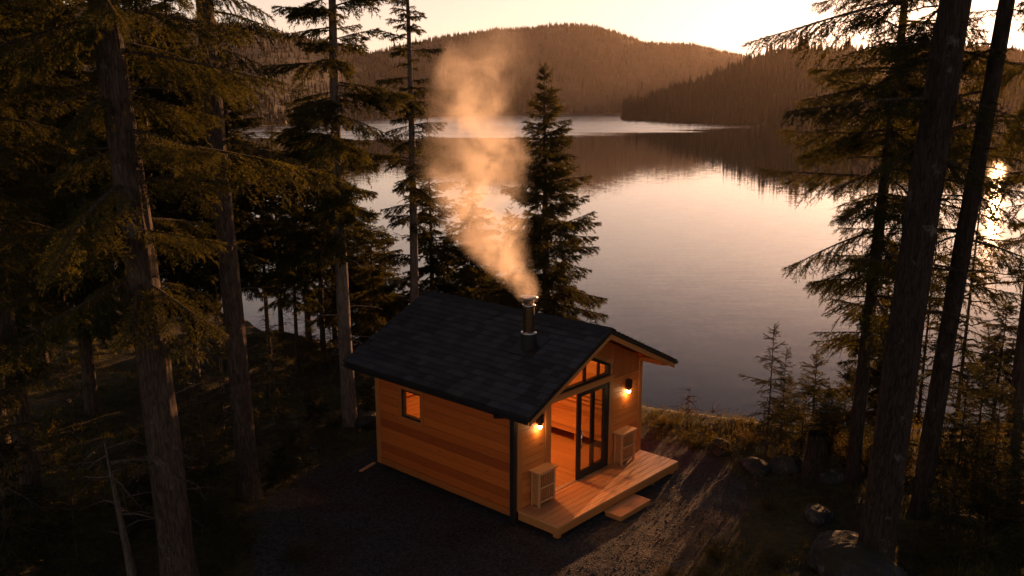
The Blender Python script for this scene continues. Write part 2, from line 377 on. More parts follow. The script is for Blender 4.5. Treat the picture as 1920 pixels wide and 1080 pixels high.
def build_ground():
    def axis(a, b, st, far):
        core = np.arange(a, b+1e-6, st); g = []; x = st
        while True:
            x *= 1.35; g.append(x)
            if sum(g) > far: break
        g = np.cumsum(g)
        return np.concatenate([(a-g)[::-1], core, b+g])
    S = axis(-22, 20, 0.16, 2300); D = axis(4, 36, 0.16, 2300)
    sg, dg = np.meshgrid(S, D)
    z = terrain(sg, dg)
    X = CAM[0]+RT[0]*sg+FH[0]*dg; Y = CAM[1]+RT[1]*sg+FH[1]*dg
    V = np.stack([X, Y, z], -1).reshape(-1, 3)
    n, m = sg.shape
    i = np.arange(n-1)[:, None]*m+np.arange(m-1)[None, :]
    F = np.stack([i, i+1, i+m+1, i+m], -1).reshape(-1, 4)
    mat, nt, N, L, P = new_mat('ground')
    at = N.new('ShaderNodeAttribute'); at.attribute_name = 'gravel'
    v = mapped(nt)
    n1 = noise(nt, v, 38, 6, 0.7); n2 = noise(nt, v, 0.9, 6, 0.6); n3 = noise(nt, v, 7, 6, 0.65)
    vo = nd(nt, 'ShaderNodeTexVoronoi', i_Scale=26.0); L.new(v, vo.inputs['Vector'])
    sp = N.new('ShaderNodeSeparateColor'); L.new(vo.outputs['Color'], sp.inputs[0])
    gcol = ramp(nt, mathn(nt, 'ADD', mathn(nt, 'MULTIPLY', sp.outputs[0], 0.5), mathn(nt, 'MULTIPLY', n1, 0.5)), [(0.25, (0.022, 0.020, 0.020)), (0.6, (0.060, 0.055, 0.054)), (0.9, (0.095, 0.085, 0.082))])
    gcol = mixc(nt, ramp(nt, n2, [(0.45, (0, 0, 0)), (0.62, (1, 1, 1))]), gcol, mixc(nt, 1.0, gcol, (1.05, 0.75, 0.6), 'MULTIPLY'))
    soil = ramp(nt, n3, [(0.3, (0.022, 0.016, 0.010)), (0.55, (0.050, 0.038, 0.018)), (0.75, (0.075, 0.060, 0.022))])
    moss = ramp(nt, n3, [(0.3, (0.025, 0.026, 0.009)), (0.7, (0.085, 0.072, 0.022))])
    soil = mixc(nt, ramp(nt, n2, [(0.42, (0, 0, 0)), (0.56, (1, 1, 1))]), soil, moss)
    gm = mathn(nt, 'ADD', at.outputs['Fac'], mathn(nt, 'MULTIPLY', mathn(nt, 'SUBTRACT', n3, 0.5), 0.9))
    L.new(mixc(nt, ramp(nt, gm, [(0.42, (0, 0, 0)), (0.58, (1, 1, 1))]), soil, gcol), P.inputs['Base Color'])
    P.inputs['Roughness'].default_value = 0.9; P.inputs['Specular IOR Level'].default_value = 0.2
    bump(nt, mathn(nt, 'ADD', mathn(nt, 'MULTIPLY', vo.outputs['Distance'], -0.6), n3), P, 0.45, 0.03)
    me = np_mesh('ground', V, F, mat, smooth=True)
    a = me.attributes.new('gravel', 'FLOAT', 'POINT')
    g = gravel_mask(V[:, 0], V[:, 1]); a.data.foreach_set('value', g.astype(np.float32))
    tag(link('ground', me), kind='structure')

# outline of the gravel yard, walked round in plan from the photograph's edge
YARD_PX = [(540, 905), (640, 866), (700, 838), (1205, 822), (1290, 836), (1355, 868), (1400, 905), (1405, 960), (1350, 1010), (1270, 1075), (1200, 1140), (700, 1180), (480, 1100), (470, 980)]
YARD = []
for _u, _v in YARD_PX:
    _r = ray(_u, _v); _t = (GZ-CAM[2])/_r[2]; YARD.append((CAM+_r*_t)[:2])
YARD = np.array(YARD)
def gravel_mask(x, y):
    """1 inside the yard, 0 outside, soft over 0.7 m"""
    x = np.asarray(x, float); y = np.asarray(y, float)
    best = np.full(x.shape, 1e9); inside = np.zeros(x.shape, bool)
    n = len(YARD)
    for i in range(n):
        a, b = YARD[i], YARD[(i+1) % n]; ab = b-a
        t = np.clip(((x-a[0])*ab[0]+(y-a[1])*ab[1])/(ab@ab), 0, 1)
        best = np.minimum(best, np.hypot(x-a[0]-t*ab[0], y-a[1]-t*ab[1]))
        c = ((a[1] > y) != (b[1] > y)) & (x < (b[0]-a[0])*(y-a[1])/(b[1]-a[1]+1e-12)+a[0])
        inside ^= c
    sd_ = np.where(inside, best, -best)
    return np.clip(0.5+sd_/0.9, 0, 1)
build_ground()

# ------------------------------------------------------------------ lake
def build_lake():
    S = 2250.0
    c = [sd(-S, 20, LAKE_Z), sd(S, 20, LAKE_Z), sd(S, S, LAKE_Z), sd(-S, S, LAKE_Z)]
    m, nt, N, L, P = new_mat('lake_water')
    P.inputs['Base Color'].default_value = (0.010, 0.013, 0.016, 1); P.inputs['IOR'].default_value = 1.333
    tc = N.new('ShaderNodeTexCoord'); rot = N.new('ShaderNodeMapping'); rot.inputs['Rotation'].default_value = (0, 0, YAW)
    L.new(tc.outputs['Object'], rot.inputs[0])          # x across the view, y away from the shore
    sp = N.new('ShaderNodeSeparateXYZ'); L.new(rot.outputs[0], sp.inputs[0])
    def st(sx, sy):
        k = N.new('ShaderNodeMapping'); k.inputs['Scale'].default_value = (sx, sy, 1); L.new(rot.outputs[0], k.inputs[0]); return k.outputs[0]
    w3 = noise(nt, st(0.02, 0.06), 1.0, 3, 0.5)
    # wind-ruffled water towards the far shore
    edge = mathn(nt, 'ADD', sp.outputs['Y'], mathn(nt, 'MULTIPLY', mathn(nt, 'SUBTRACT', w3, 0.5), 150.0))
    y0 = float(FH @ CAM)
    # the ruffled patch runs out east of the wooded point
    lat = mathn(nt, 'MULTIPLY', mathn(nt, 'MAXIMUM', mathn(nt, 'SUBTRACT', sp.outputs['X'], float(RT @ CAM)+10.0), 0.0), 1.1)
    edge = mathn(nt, 'SUBTRACT', edge, lat)
    mask = nd(nt, 'ShaderNodeMapRange', interpolation_type='SMOOTHSTEP', i_1=y0+330.0, i_2=y0+415.0); L.new(edge, mask.inputs[0])
    stk = noise(nt, st(0.004, 0.05), 1.0, 3, 0.6)
    mk = mathn(nt, 'MULTIPLY', mask.outputs[0], ramp(nt, stk, [(0.30, (0.35, 0.35, 0.35)), (0.55, (1, 1, 1))]))
    rg = nd(nt, 'ShaderNodeMapRange', i_1=0.0, i_2=1.0, i_3=0.03, i_4=0.12); L.new(mk, rg.inputs[0]); L.new(rg.outputs[0], P.inputs['Roughness'])
    # facets of the wavelets, independent of how small they get in the distance
    def facets(vec, scale, ax, ay, lean=0.0):
        t = nd(nt, 'ShaderNodeTexNoise', i_Scale=scale, i_Detail=3.0, i_Roughness=0.6); L.new(vec, t.inputs['Vector'])
        q = N.new('ShaderNodeVectorMath'); q.operation = 'SUBTRACT'; L.new(t.outputs['Color'], q.inputs[0]); q.inputs[1].default_value = (.5, .5, .5)
        k = N.new('ShaderNodeVectorMath'); k.operation = 'MULTIPLY'; L.new(q.outputs[0], k.inputs[0]); k.inputs[1].default_value = (ax, ay, 0)
        if lean:
            q2 = N.new('ShaderNodeVectorMath'); q2.operation = 'ADD'; L.new(k.outputs[0], q2.inputs[0]); q2.inputs[1].default_value = (0, -lean, 0); return q2.outputs[0]
        return k.outputs[0]
    calm = facets(st(0.35, 1.3), 1.0, 0.010, 0.026); fine = facets(st(2.2, 5.0), 1.0, 0.014, 0.034); ruf = facets(st(0.8, 2.0), 1.0, 0.2, 0.4, 0.072)      # mean tilt to the near shore, added so the strip reflects bright sky
    def vadd(a, b):
        q = N.new('ShaderNodeVectorMath'); q.operation = 'ADD'; L.new(a, q.inputs[0]); L.new(b, q.inputs[1]); return q.outputs[0]
    rs_ = N.new('ShaderNodeVectorMath'); rs_.operation = 'SCALE'; L.new(ruf, rs_.inputs[0]); L.new(mk, rs_.inputs['Scale'])
    tot = vadd(vadd(calm, fine), rs_.outputs[0])
    un = N.new('ShaderNodeMapping'); un.vector_type = 'POINT'; un.inputs['Rotation'].default_value = (0, 0, -YAW); L.new(tot, un.inputs[0])
    up_ = N.new('ShaderNodeVectorMath'); up_.operation = 'ADD'; L.new(un.outputs[0], up_.inputs[0]); up_.inputs[1].default_value = (0, 0, 1)
    nm_ = N.new('ShaderNodeVectorMath'); nm_.operation = 'NORMALIZE'; L.new(up_.outputs[0], nm_.inputs[0]); L.new(nm_.outputs[0], P.inputs['Normal'])
    me = np_mesh('lake', np.array(c), np.array([[0, 1, 2, 3]]), m)
    tag(link('lake', me), kind='structure')
build_lake()

# ------------------------------------------------------------------ far hills and their woods
def hill_height(u, v, D):
    r = ray(u, v); hf = r @ FH
    return CAM[2]+r[2]/hf*D
def build_hill(name, prof, shore, Dr, back, tree_h, spacing, seed, u0, u1, wood_name, cone_faces):
    rng = np.random.RandomState(seed)
    pu, pv = np.array(prof, float).T
    su, sv = np.array(shore, float).T
    def shore_d(u):
        v = np.interp(u, su, sv); r = ray(0, 0)*0
        k = (v-540)/FPX
        dz = -math.sin(PIT)*1.0-k*math.cos(PIT); hf = math.cos(PIT)-k*math.sin(PIT)
        return (LAKE_Z-CAM[2])/dz*hf
    def height(u, t):
        """t 0 at the shore, 1 on the ridge, 2 at the back foot"""
        v = np.interp(u, pu, pv); k = (540-v)/FPX
        dz = -math.sin(PIT)+k*math.cos(PIT); hf = math.cos(PIT)+k*math.sin(PIT)
        top = CAM[2]+dz/hf*Dr-tree_h*0.8-(LAKE_Z)
        top = np.maximum(top, 1.0)
        tt = np.clip(t, 0, 2)
        up = np.where(tt < 1, np.sin(tt*math.pi/2)**1.15, np.cos((tt-1)*math.pi/2))
        return LAKE_Z-0.6+top*up
    nu, ntt = 140, 46
    U = np.linspace(u0, u1, nu); T = np.concatenate([np.linspace(-0.06, 1, 30), np.linspace(1.06, 2, ntt-30)])
    ug, tg = np.meshgrid(U, T)
    ds = shore_d(ug); Dg = np.where(tg < 1, ds+(Dr-ds)*tg, Dr+(tg-1)*back)
    sg = (ug-960)/FPX*Dg*0.985
    zg = height(ug, tg)+np.clip(tg, 0, 1)*np.clip(1.4-tg*1.4, 0, .3)*fbm(sg*0.006+seed, Dg*0.006, 4)*tree_h*3.0
    X = CAM[0]+RT[0]*sg+FH[0]*Dg; Y = CAM[1]+RT[1]*sg+FH[1]*Dg
    V = np.stack([X, Y, zg], -1).reshape(-1, 3); n, m = ug.shape
    i = np.arange(n-1)[:, None]*m+np.arange(m-1)[None, :]
    F = np.stack([i, i+1, i+m+1, i+m], -1).reshape(-1, 4)
    mat, nt, N, L, P = new_mat(name+'_soil')
    nz = noise(nt, mapped(nt), 0.02, 6, 0.7)
    L.new(ramp(nt, nz, [(0.35, (0.010, 0.012, 0.007)), (0.62, (0.024, 0.023, 0.014)), (0.74, (0.09, 0.078, 0.068))]), P.inputs['Base Color']); P.inputs['Roughness'].default_value = 0.95
    tag(link(name, np_mesh(name, V, F, mat, smooth=True)), kind='structure')
    # the wood on it
    W = (u1-u0)/FPX*Dr; area = W*(Dr-float(np.mean(shore_d(U))))*1.15
    n = int(area/spacing**2)
    uu = rng.uniform(u0, u1, n); tt = rng.uniform(0.012, 1.12, n)
    k = int(n*0.25)                                       # denser along the ridge and the shore
    tt[:k] = rng.normal(1.0, 0.03, k); tt[k:k+k//3] = np.abs(rng.normal(0.015, 0.012, k//3))
    ds = shore_d(uu); Dd = np.where(tt < 1, ds+(Dr-ds)*tt, Dr+(tt-1)*back); ss = (uu-960)/FPX*Dd*0.985
    zz = height(uu, tt)+np.clip(tt, 0, 1)*np.clip(1.4-tt*1.4, 0, .3)*fbm(ss*0.006+seed, Dd*0.006, 4)*tree_h*3.0-0.3
    h = tree_h*rng.uniform(0.5, 1.15, n)*(1+0.3*(rng.rand(n) > 0.93))*(0.8+0.9*np.clip(fbm(ss*0.013+seed*3, Dd*0.013, 3)+0.25, 0, .8))
    r = h*rng.uniform(0.15, 0.24, n)
    px = CAM[0]+RT[0]*ss+FH[0]*Dd; py = CAM[1]+RT[1]*ss+FH[1]*Dd
    cf = cone_faces; tiers = [(0.0, 1.0, 0.50), (0.28, 0.72, 0.75), (0.55, 0.45, 1.0)] if cf > 4 else [(0.0, 1.0, 0.6), (0.35, 0.6, 1.0)]
    vs = []; fs = []; off = 0
    for (zb, rr, zt) in tiers:
        ang = rng.uniform(0, 6.28, (n, 1))+np.arange(cf)[None]*2*math.pi/cf
        jr = rng.uniform(0.7, 1.25, (n, cf))
        ring = np.stack([px[:, None]+np.cos(ang)*r[:, None]*rr*jr, py[:, None]+np.sin(ang)*r[:, None]*rr*jr, zz[:, None]+h[:, None]*(zb+rng.uniform(-.04, .04, (n, cf)))], -1)
        tip = np.stack([px, py, zz+h*zt], -1)[:, None]
        vs.append(np.concatenate([ring, tip], 1).reshape(-1, 3))
        b = off+np.arange(n)[:, None]*(cf+1)
        f = np.stack([np.stack([b[:, 0]+j, b[:, 0]+(j+1) % cf, b[:, 0]+cf], -1) for j in range(cf)], 1).reshape(-1, 3)
        fs.append(f); off += n*(cf+1)
    me = np_mesh(wood_name, np.concatenate(vs), np.concatenate(fs), MT['needle_far'])
    return link(wood_name, me)
o = build_hill('far_hill', [(560, 150), (640, 118), (700, 97), (800, 75), (880, 60), (960, 52), (1050, 45), (1100, 47), (1150, 57), (1200, 77), (1290, 80), (1360, 95), (1415, 107), (1500, 130), (1600, 150), (1700, 165), (1900, 175)],
               [(500, 214), (1900, 211)], 1750, 400, 9.0, 8.5, 3, 540, 1900, 'far_hill_forest', 4)
tag(o, 'dark spruce forest covering the broad hill beyond the lake', 'forest', kind='stuff')
o = build_hill('side_hill', [(-500, 60), (0, 10), (200, 15), (330, 28), (400, 44), (480, 53), (560, 66), (620, 79), (700, 98), (760, 130), (820, 165), (900, 200)],
               [(-500, 246), (300, 243), (500, 236), (620, 228), (760, 216), (900, 213)], 1050, 250, 8.0, 6.5, 5, -500, 900, 'side_hill_forest', 4)
tag(o, 'dark forest on the left slope running down to the lake', 'forest', kind='stuff')
o = build_hill('wooded_point', [(1165, 216), (1180, 196), (1230, 180), (1300, 162), (1400, 127), (1500, 102), (1560, 93), (1640, 84), (1760, 76), (1850, 82), (1920, 92), (2050, 110), (2300, 120)],
               [(1165, 222), (1250, 227), (1400, 232), (1560, 237), (1920, 246), (2300, 252)], 800, 180, 17.0, 5.0, 7, 1168, 2300, 'point_forest', 6)
tag(o, 'spruce forest with spiky treetops on the wooded point at right', 'forest', kind='stuff')

# ------------------------------------------------------------------ the cabin
W_, L_ = 4.2, 4.145
SL = 0.4726                                       # roof slope
OE, OF, OB = 0.384, 0.65, 0.62                    # overhangs: eaves, front, back
ROOF_T = 0.15
def roof_top(x): return 3.351-SL*abs(x-W_/2)
def soffit(x): return roof_top(x)-ROOF_T
ZB = -0.16                                        # lower edge of the siding
cabin = tag(empty('sauna_cabin', (0, 0, 0)), 'small orange cedar sauna cabin with black shingle roof and a front deck', 'cabin')

def rows(x0, x1, z0, z1, holes, bw=0.145):
    """horizontal boards cut round rectangular holes (x0,x1,z0,z1)"""
    out = []; k = math.floor(z0/bw)
    while k*bw < z1:
        a, b = max(z0, k*bw), min(z1, (k+1)*bw-0.006)
        k += 1
        if b-a < 0.004: continue
        segs = [(x0, x1)]
        cuts = [a, b]
        for h in holes:
            for zc in (h[2], h[3]):
                if a < zc < b: cuts.append(zc)
        cuts.sort()
        for c0, c1 in zip(cuts[:-1], cuts[1:]):
            segs = [(x0, x1)]
            for h in holes:
                if h[2] < (c0+c1)/2 < h[3]:
                    segs = [q for s in segs for q in ((s[0], min(s[1], h[0])), (max(s[0], h[1]), s[1])) if q[1]-q[0] > 0.004]
            out += [(s[0], s[1], c0, c1) for s in segs]
    return out

WIN = (2.68, 3.30, 1.13, 1.76)                    # side window: y0,y1,z0,z1
OPN = (1.00, 2.96, 0.0, 1.93)                     # doorway: x0,x1,z0,z1
GAB = [(1.00, 2.07), (2.96, 2.07), (2.96, 2.32), (2.1, 2.70), (1.00, 2.32)]   # gable window in (x,z)
EAVZ = soffit(0)

# side wall towards the camera (plane x = 0)
w = MB()
rngB = random.Random(9)
for (a, b, c, d) in rows(0.12, L_-0.12, ZB+0.14, EAVZ-0.005, [WIN], 0.185):
    y = a                                                   # boards butted end to end
    while y < b-1e-6:
        y2 = min(b, y+rngB.uniform(0.9, 2.6)); y2 = b if b-y2 < 0.4 else y2
        q = rngB.uniform(-0.0012, 0.0012); w.box(-0.022+q, 0.0, y, y2-(0.004 if y2 < b else 0), c, d); y = y2
side = w.build('wall', MT['cedar_side'], cabin)
w = MB()                                           # backing behind the boards, inside lining
for (a, b, c, d) in [(0.0, WIN[0], ZB, EAVZ-.01), (WIN[1], L_, ZB, EAVZ-.01), (WIN[0], WIN[1], ZB, WIN[2]), (WIN[0], WIN[1], WIN[3], EAVZ-.01)]:
    w.box(0.002, 0.085, a, b, c, d)
w.build('backing', MT['black'], side)
w = MB()
for (a, b, c, d) in rows(0.10, L_-0.10, 0.004, EAVZ+0.03, [WIN], 0.12): w.box(0.087, 0.10, a, b, c, d)
w.build('lining', MT['inside_y'], side)
w = MB(); w.box(-0.030, -0.002, 0.10, L_-0.10, ZB, ZB+0.137); w.build('skirting_board', MT['trim_y'], side, bevel=0.004)
w = MB(); w.box(-0.032, 0.0, L_-0.115, L_+0.03, ZB, EAVZ-0.003); w.build('corner_board', MT['trim_z'], side, bevel=0.004)

# far side wall (x = W) and back wall
w = MB()
for (a, b, c, d) in rows(0.0, L_, ZB, EAVZ-0.005, []): w.box(W_, W_+0.022, a, b, c, d)
w.box(W_-0.085, W_-0.002, 0.0, L_, ZB, EAVZ-.01)
ws = w.build('wall', MT['cedar_side'], cabin)
w = MB()
for (a, b, c, d) in rows(0.10, L_-0.10, 0.004, EAVZ+0.03, [], 0.12): w.box(W_-0.10, W_-0.087, a, b, c, d)
w.build('lining', MT['inside_y'], ws)
w = MB()
w.prism([(0.12, ZB), (W_-0.09, ZB), (W_-0.09, soffit(0.09)-.02), (2.1, soffit(2.1)-.02), (0.12, soffit(0.12)-.02)], L_-0.09, L_-0.002, 'y')
wb = w.build('wall', MT['cedar_gable'], cabin)
w = MB()
for (a, b, c, d) in rows(0.102, W_-0.102, 0.004, 3.0, [], 0.12):
    # clip each row under the roof
    xm = (3.351-ROOF_T-0.03-d)/SL
    a2, b2 = max(a, 2.1-xm), min(b, 2.1+xm)
    if b2-a2 > 0.05: w.box(a2, b2, L_-0.105, L_-0.092, c, d)
w.build('lining', MT['inside_x'], wb)

# front wall (plane y = 0): lower panels of level boards, upper gable of upright boards
w = MB()
for (a, b, c, d) in rows(0.14, 0.82, 0.0, 1.93, []): w.box(a, b, -0.022, 0, c, d)
w.build('wall', MT['cedar_front'], cabin)
w = MB()
for (a, b, c, d) in rows(3.12, 4.08, 0.0, 1.93, []): w.box(a, b, -0.022, 0, c, d)
fw = w.build('wall', MT['cedar_front'], cabin)
w = MB(); x = 0.14                                  # upright boards of the gable
while x < W_-0.14:
    a, b = x, min(x+0.114, W_-0.13); x += 0.12
    lo = 1.945
    segs = [(lo, None)]
    ov = b > 0.905 and a < 3.055
    if ov: segs = [(None, None)]
    ta, tb = soffit(a)-0.004, soffit(b)-0.004
    if not ov:
        poly = [(a, lo), (b, lo), (b, tb)] + ([(2.1, soffit(2.1)-.004)] if a < 2.1 < b else []) + [(a, ta)]
    else:
        def gtop(q): return 2.32+max(0, (0.38/1.1 if q < 2.1 else 0.38/0.86)*((q-1.0) if q < 2.1 else (2.96-q)))+0.085
        poly = [(a, gtop(max(a, .93))), (b, gtop(min(b, 3.03))), (b, tb)] + ([(2.1, soffit(2.1)-.004)] if a < 2.1 < b else []) + [(a, ta)]
    w.prism(poly, -0.020, 0.0, 'y')
w.build('gable_boards', MT['cedar_gable'], fw)
w = MB(); 
w.box(0.0, 1.0, 0.002, 0.085, ZB, 1.98); w.box(2.96, W_, 0.002, 0.085, ZB, 1.98); w.box(1.0, 2.96, 0.002, 0.085, ZB, -0.03)
w.box(1.0, 2.96, 0.002, 0.085, 1.93, 2.07)
w.prism([(0.0, 1.982), (0.998, 1.982), (0.998, 2.32), (2.1, 2.70), (2.1, soffit(2.1)-.02), (0.0, soffit(0)-.02)], 0.002, 0.085, 'y')
w.prism([(2.962, 1.982), (W_, 1.982), (W_, soffit(0)-.02), (2.102, soffit(2.1)-.02), (2.102, 2.70), (2.962, 2.32)], 0.002, 0.085, 'y')
w.build('backing', MT['inside_x'], fw)
w = MB()                                            # upright trims
for nm, q in (('corner_board', (0.0, 0.135, -0.030, 0.0, -0.02, EAVZ-0.003)), ('corner_board', (4.085, W_+0.022, -0.030, 0.0, -0.004, EAVZ-0.003)),
              ('door_casing', (0.83, 0.998, -0.036, 0.0, 0.001, 1.928)), ('door_casing', (2.965, 3.115, -0.036, 0.0, 0.001, 2.05))):
    w = MB(); w.box(*q); w.build(nm, MT['trim_z'], fw, bevel=0.004)
w = MB(); w.box(0.83, 2.962, -0.060, -0.002, 1.932, 2.062); w.build('header_beam', MT['trim_x'], fw, bevel=0.005)
w = MB(); w.box(3.118, 4.083, -0.030, -0.022, 0.002, 0.09); w.build('skirting_board', MT['trim_x'], fw)

# gable window
gw = MB(); inner = [(1.075, 2.125), (2.885, 2.125), (2.885, 2.285), (2.1, 2.625), (1.075, 2.285)]
n = 5
gw.add([(x, -0.045, z) for x, z in GAB]+[(x, -0.045, z) for x, z in inner]+[(x, 0.06, z) for x, z in GAB]+[(x, 0.06, z) for x, z in inner],
       [(i, (i+1) % n, n+(i+1) % n, n+i) for i in range(n)]+[(2*n+(i+1) % n, 2*n+i, 3*n+i, 3*n+(i+1) % n) for i in range(n)]
       +[(n+i, n+(i+1) % n, 3*n+(i+1) % n, 3*n+i) for i in range(n)]+[((i+1) % n, i, 2*n+i, 2*n+(i+1) % n) for i in range(n)])
gwin = gw.build('window', MT['black'], cabin)
w = MB(); w.prism(inner, -0.004, 0.004, 'y'); w.build('pane', MT['glass'], gwin)
for (xa, xb, zt) in ((2.075, 2.125, 2.61), (2.56, 2.60, 2.405)):
    w = MB(); w.box(xa, xb, -0.03, 0.03, 2.127, zt); w.build('mullion', MT['black'], gwin)
# side window
y0, y1, z0, z1 = WIN
w = MB(); t = 0.045
w.box(-0.012, 0.075, y0, y0+t, z0, z1); w.box(-0.012, 0.075, y1-t, y1, z0, z1); w.box(-0.012, 0.075, y0+t, y1-t, z0, z0+t); w.box(-0.012, 0.075, y0+t, y1-t, z1-t, z1)
swin = w.build('window', MT['black'], cabin)
w = MB(); w.box(0.02, 0.028, y0+t, y1-t, z0+t, z1-t); w.build('pane', MT['glass'], swin)
w = MB(); q = 0.075
w.box(-0.042, -0.0, y0-q, y0-0.001, z0-q, z1+q); w.box(-0.042, -0.0, y1+0.001, y1+q, z0-q, z1+q); w.box(-0.040, -0.0, y0, y1, z1+0.001, z1+q); w.box(-0.040, 0, y0, y1, z0-q, z0-0.001)
w.build('frame', MT['trim_y'], swin)

# glazed sliding door: the right leaf stands closed, its partner is slid in behind it
def leaf_frame(x0, x1, y, z0, z1, st, br, tr, d=0.05):
    m = MB(); m.box(x0, x0+st, y-d/2, y+d/2, z0, z1); m.box(x1-st, x1, y-d/2, y+d/2, z0, z1)
    m.box(x0+st, x1-st, y-d/2+.002, y+d/2-.002, z0, z0+br); m.box(x0+st, x1-st, y-d/2+.002, y+d/2-.002, z1-tr, z1); return m
sd_o = leaf_frame(1.87, 2.90, -0.005, 0.012, 1.915, 0.12, 0.17, 0.09).build('sliding_door', MT['black'], cabin, bevel=0.004)
w = MB(); w.box(1.99, 2.78, -0.009, 0.001, 0.182, 1.825); w.build('pane', MT['glass'], sd_o)
w = MB(); w.tube([(1.935, -0.085, 0.72), (1.935, -0.085, 1.10)], 0.016, 10); w.tube([(1.935, -0.085, 0.76), (1.935, -0.03, 0.76)], 0.01, 8); w.tube([(1.935, -0.085, 1.06), (1.935, -0.03, 1.06)], 0.01, 8)
w.build('handle', MT['steel'], sd_o, smooth=True)
sd_i = leaf_frame(2.42, 2.955, 0.055, 0.012, 1.915, 0.11, 0.15, 0.09).build('sliding_door', MT['black'], cabin, bevel=0.004)
w = MB(); w.box(2.53, 2.845, 0.05, 0.06, 0.162, 1.825); w.build('pane', MT['glass'], sd_i)
w = MB(); w.box(2.902, 2.958, -0.03, 0.025, 0.012, 1.925); w.build('jamb', MT['black'], sd_o)
w = MB(); w.box(1.002, 2.958, -0.034, 0.082, -0.006, 0.010); w.build('threshold', MT['alu'], cabin, bevel=0.003)

# sauna inside: floor, bench, ceiling, lamp
w = MB(); x = 0.105
while x < W_-0.12:
    w.box(x, min(x+0.106, W_-0.104), 0.086, L_-0.107, -0.05, -0.002); x += 0.11
w.build('floor', MT['floor_in'], cabin)
bench = MB()
for i in range(4): bench.box(3.48+i*0.155, 3.48+i*0.155+0.148, 0.14, L_-0.11, 0.37, 0.405)
b_o = bench.build('bench', MT['inside_y'], cabin)
w = MB(); w.box(3.50, 3.53, 0.14, L_-0.12, 0.24, 0.366); w.build('apron', MT['inside_y'], b_o)
for yy in (0.2, 1.3, 2.4, 3.5):
    w = MB(); w.box(3.56, 3.63, yy, yy+0.07, 0.0, 0.366); w.build('leg', MT['trim_z'], b_o)
bench = MB()
for i in range(4): bench.box(0.14, 3.44, L_-0.72+i*0.152, L_-0.72+i*0.152+0.145, 0.37, 0.405)
b_o = bench.build('bench', MT['inside_x'], cabin)
w = MB(); w.box(0.14, 3.44, L_-0.69, L_-0.66, 0.24, 0.366); w.build('apron', MT['inside_x'], b_o)
w = MB()
for i in range(3): w.box(4.02, 4.095, 0.3, L_-0.15, 0.80+i*0.1, 0.86+i*0.1)
w.build('backrest', MT['inside_y'], cabin)
for i in (-1, 1):
    c = MB(); xa = 2.1; xb = 0.10 if i < 0 else W_-0.10
    c.prism([(xa, soffit(xa)-0.012), (xb, soffit(xb)-0.012), (xb, soffit(xb)-0.03), (xa, soffit(xa)-0.03)], 0.09, L_-0.11, 'y')
    c.build('ceiling', MT['inside_y'], cabin)
w = MB(); w.box(0.35, 1.75, L_-0.30, L_-0.107, 1.30, 1.33); w.box(0.55, 0.59, L_-0.28, L_-0.107, 1.18, 1.298); w.box(1.45, 1.49, L_-0.28, L_-0.107, 1.18, 1.298); w.build('shelf', MT['trim_x'], cabin)
w = MB(); w.box(0.6, 1.4, L_-0.135, L_-0.107, 1.62, 1.68); w.build('rail', MT['trim_x'], cabin)
lp = MB(); lp.lathe([(0.02, 0.24), (0.02, 0.05), (0.07, 0.04), (0.07, 0.0)], (1.9, 2.0, 2.86), 20)
lamp = lp.build('ceiling_lamp', MT['black'], cabin, smooth=False)
lp = MB(); lp.lathe([(0.01, 0.0), (0.055, -0.012), (0.075, -0.05), (0.065, -0.09), (0.03, -0.115), (0.005, -0.12)], (1.9, 2.0, 2.86), 20)
lp.build('bulb', MT['lamp_in'], lamp, smooth=True)
ld = bpy.data.lights.new('sauna_lamp_light', 'POINT'); ld.energy = 72; ld.color = (1.0, 0.48, 0.15); ld.shadow_soft_size = 0.10
lo = bpy.data.objects.new('sauna_lamp_light', ld); COL.objects.link(lo); lo.location = (1.9, 2.0, 2.62); lo.parent = lamp

# foundation
w = MB(); w.box(0.12, W_-0.1, 0.1, L_-0.1, GZ-0.12, ZB+0.02); w.build('foundation', MT['black'], cabin)

# roof
roof = MB()
for i in (-1, 1):
    def rp(x, off): return (W_/2+i*x, 3.351-SL*x-off)
    xe = W_/2+OE
    roof.prism([rp(0, 0.02), rp(xe, 0.02), rp(xe, 0.075), rp(0, 0.075)], -OF, L_+OB, 'y')
r_o = roof.build('roof', MT['black'], cabin)
w = MB()
for i in (-1, 1):
    def rp(x, off): return (W_/2+i*x, 3.351-SL*x-off)
    xe = W_/2+OE-0.02
    w.prism([rp(0, 0.078), rp(xe, 0.078), rp(xe, 0.10), rp(0, 0.10)], -OF+0.035, L_+OB-0.035, 'y')
w.build('soffit', MT['trim_y'], r_o)
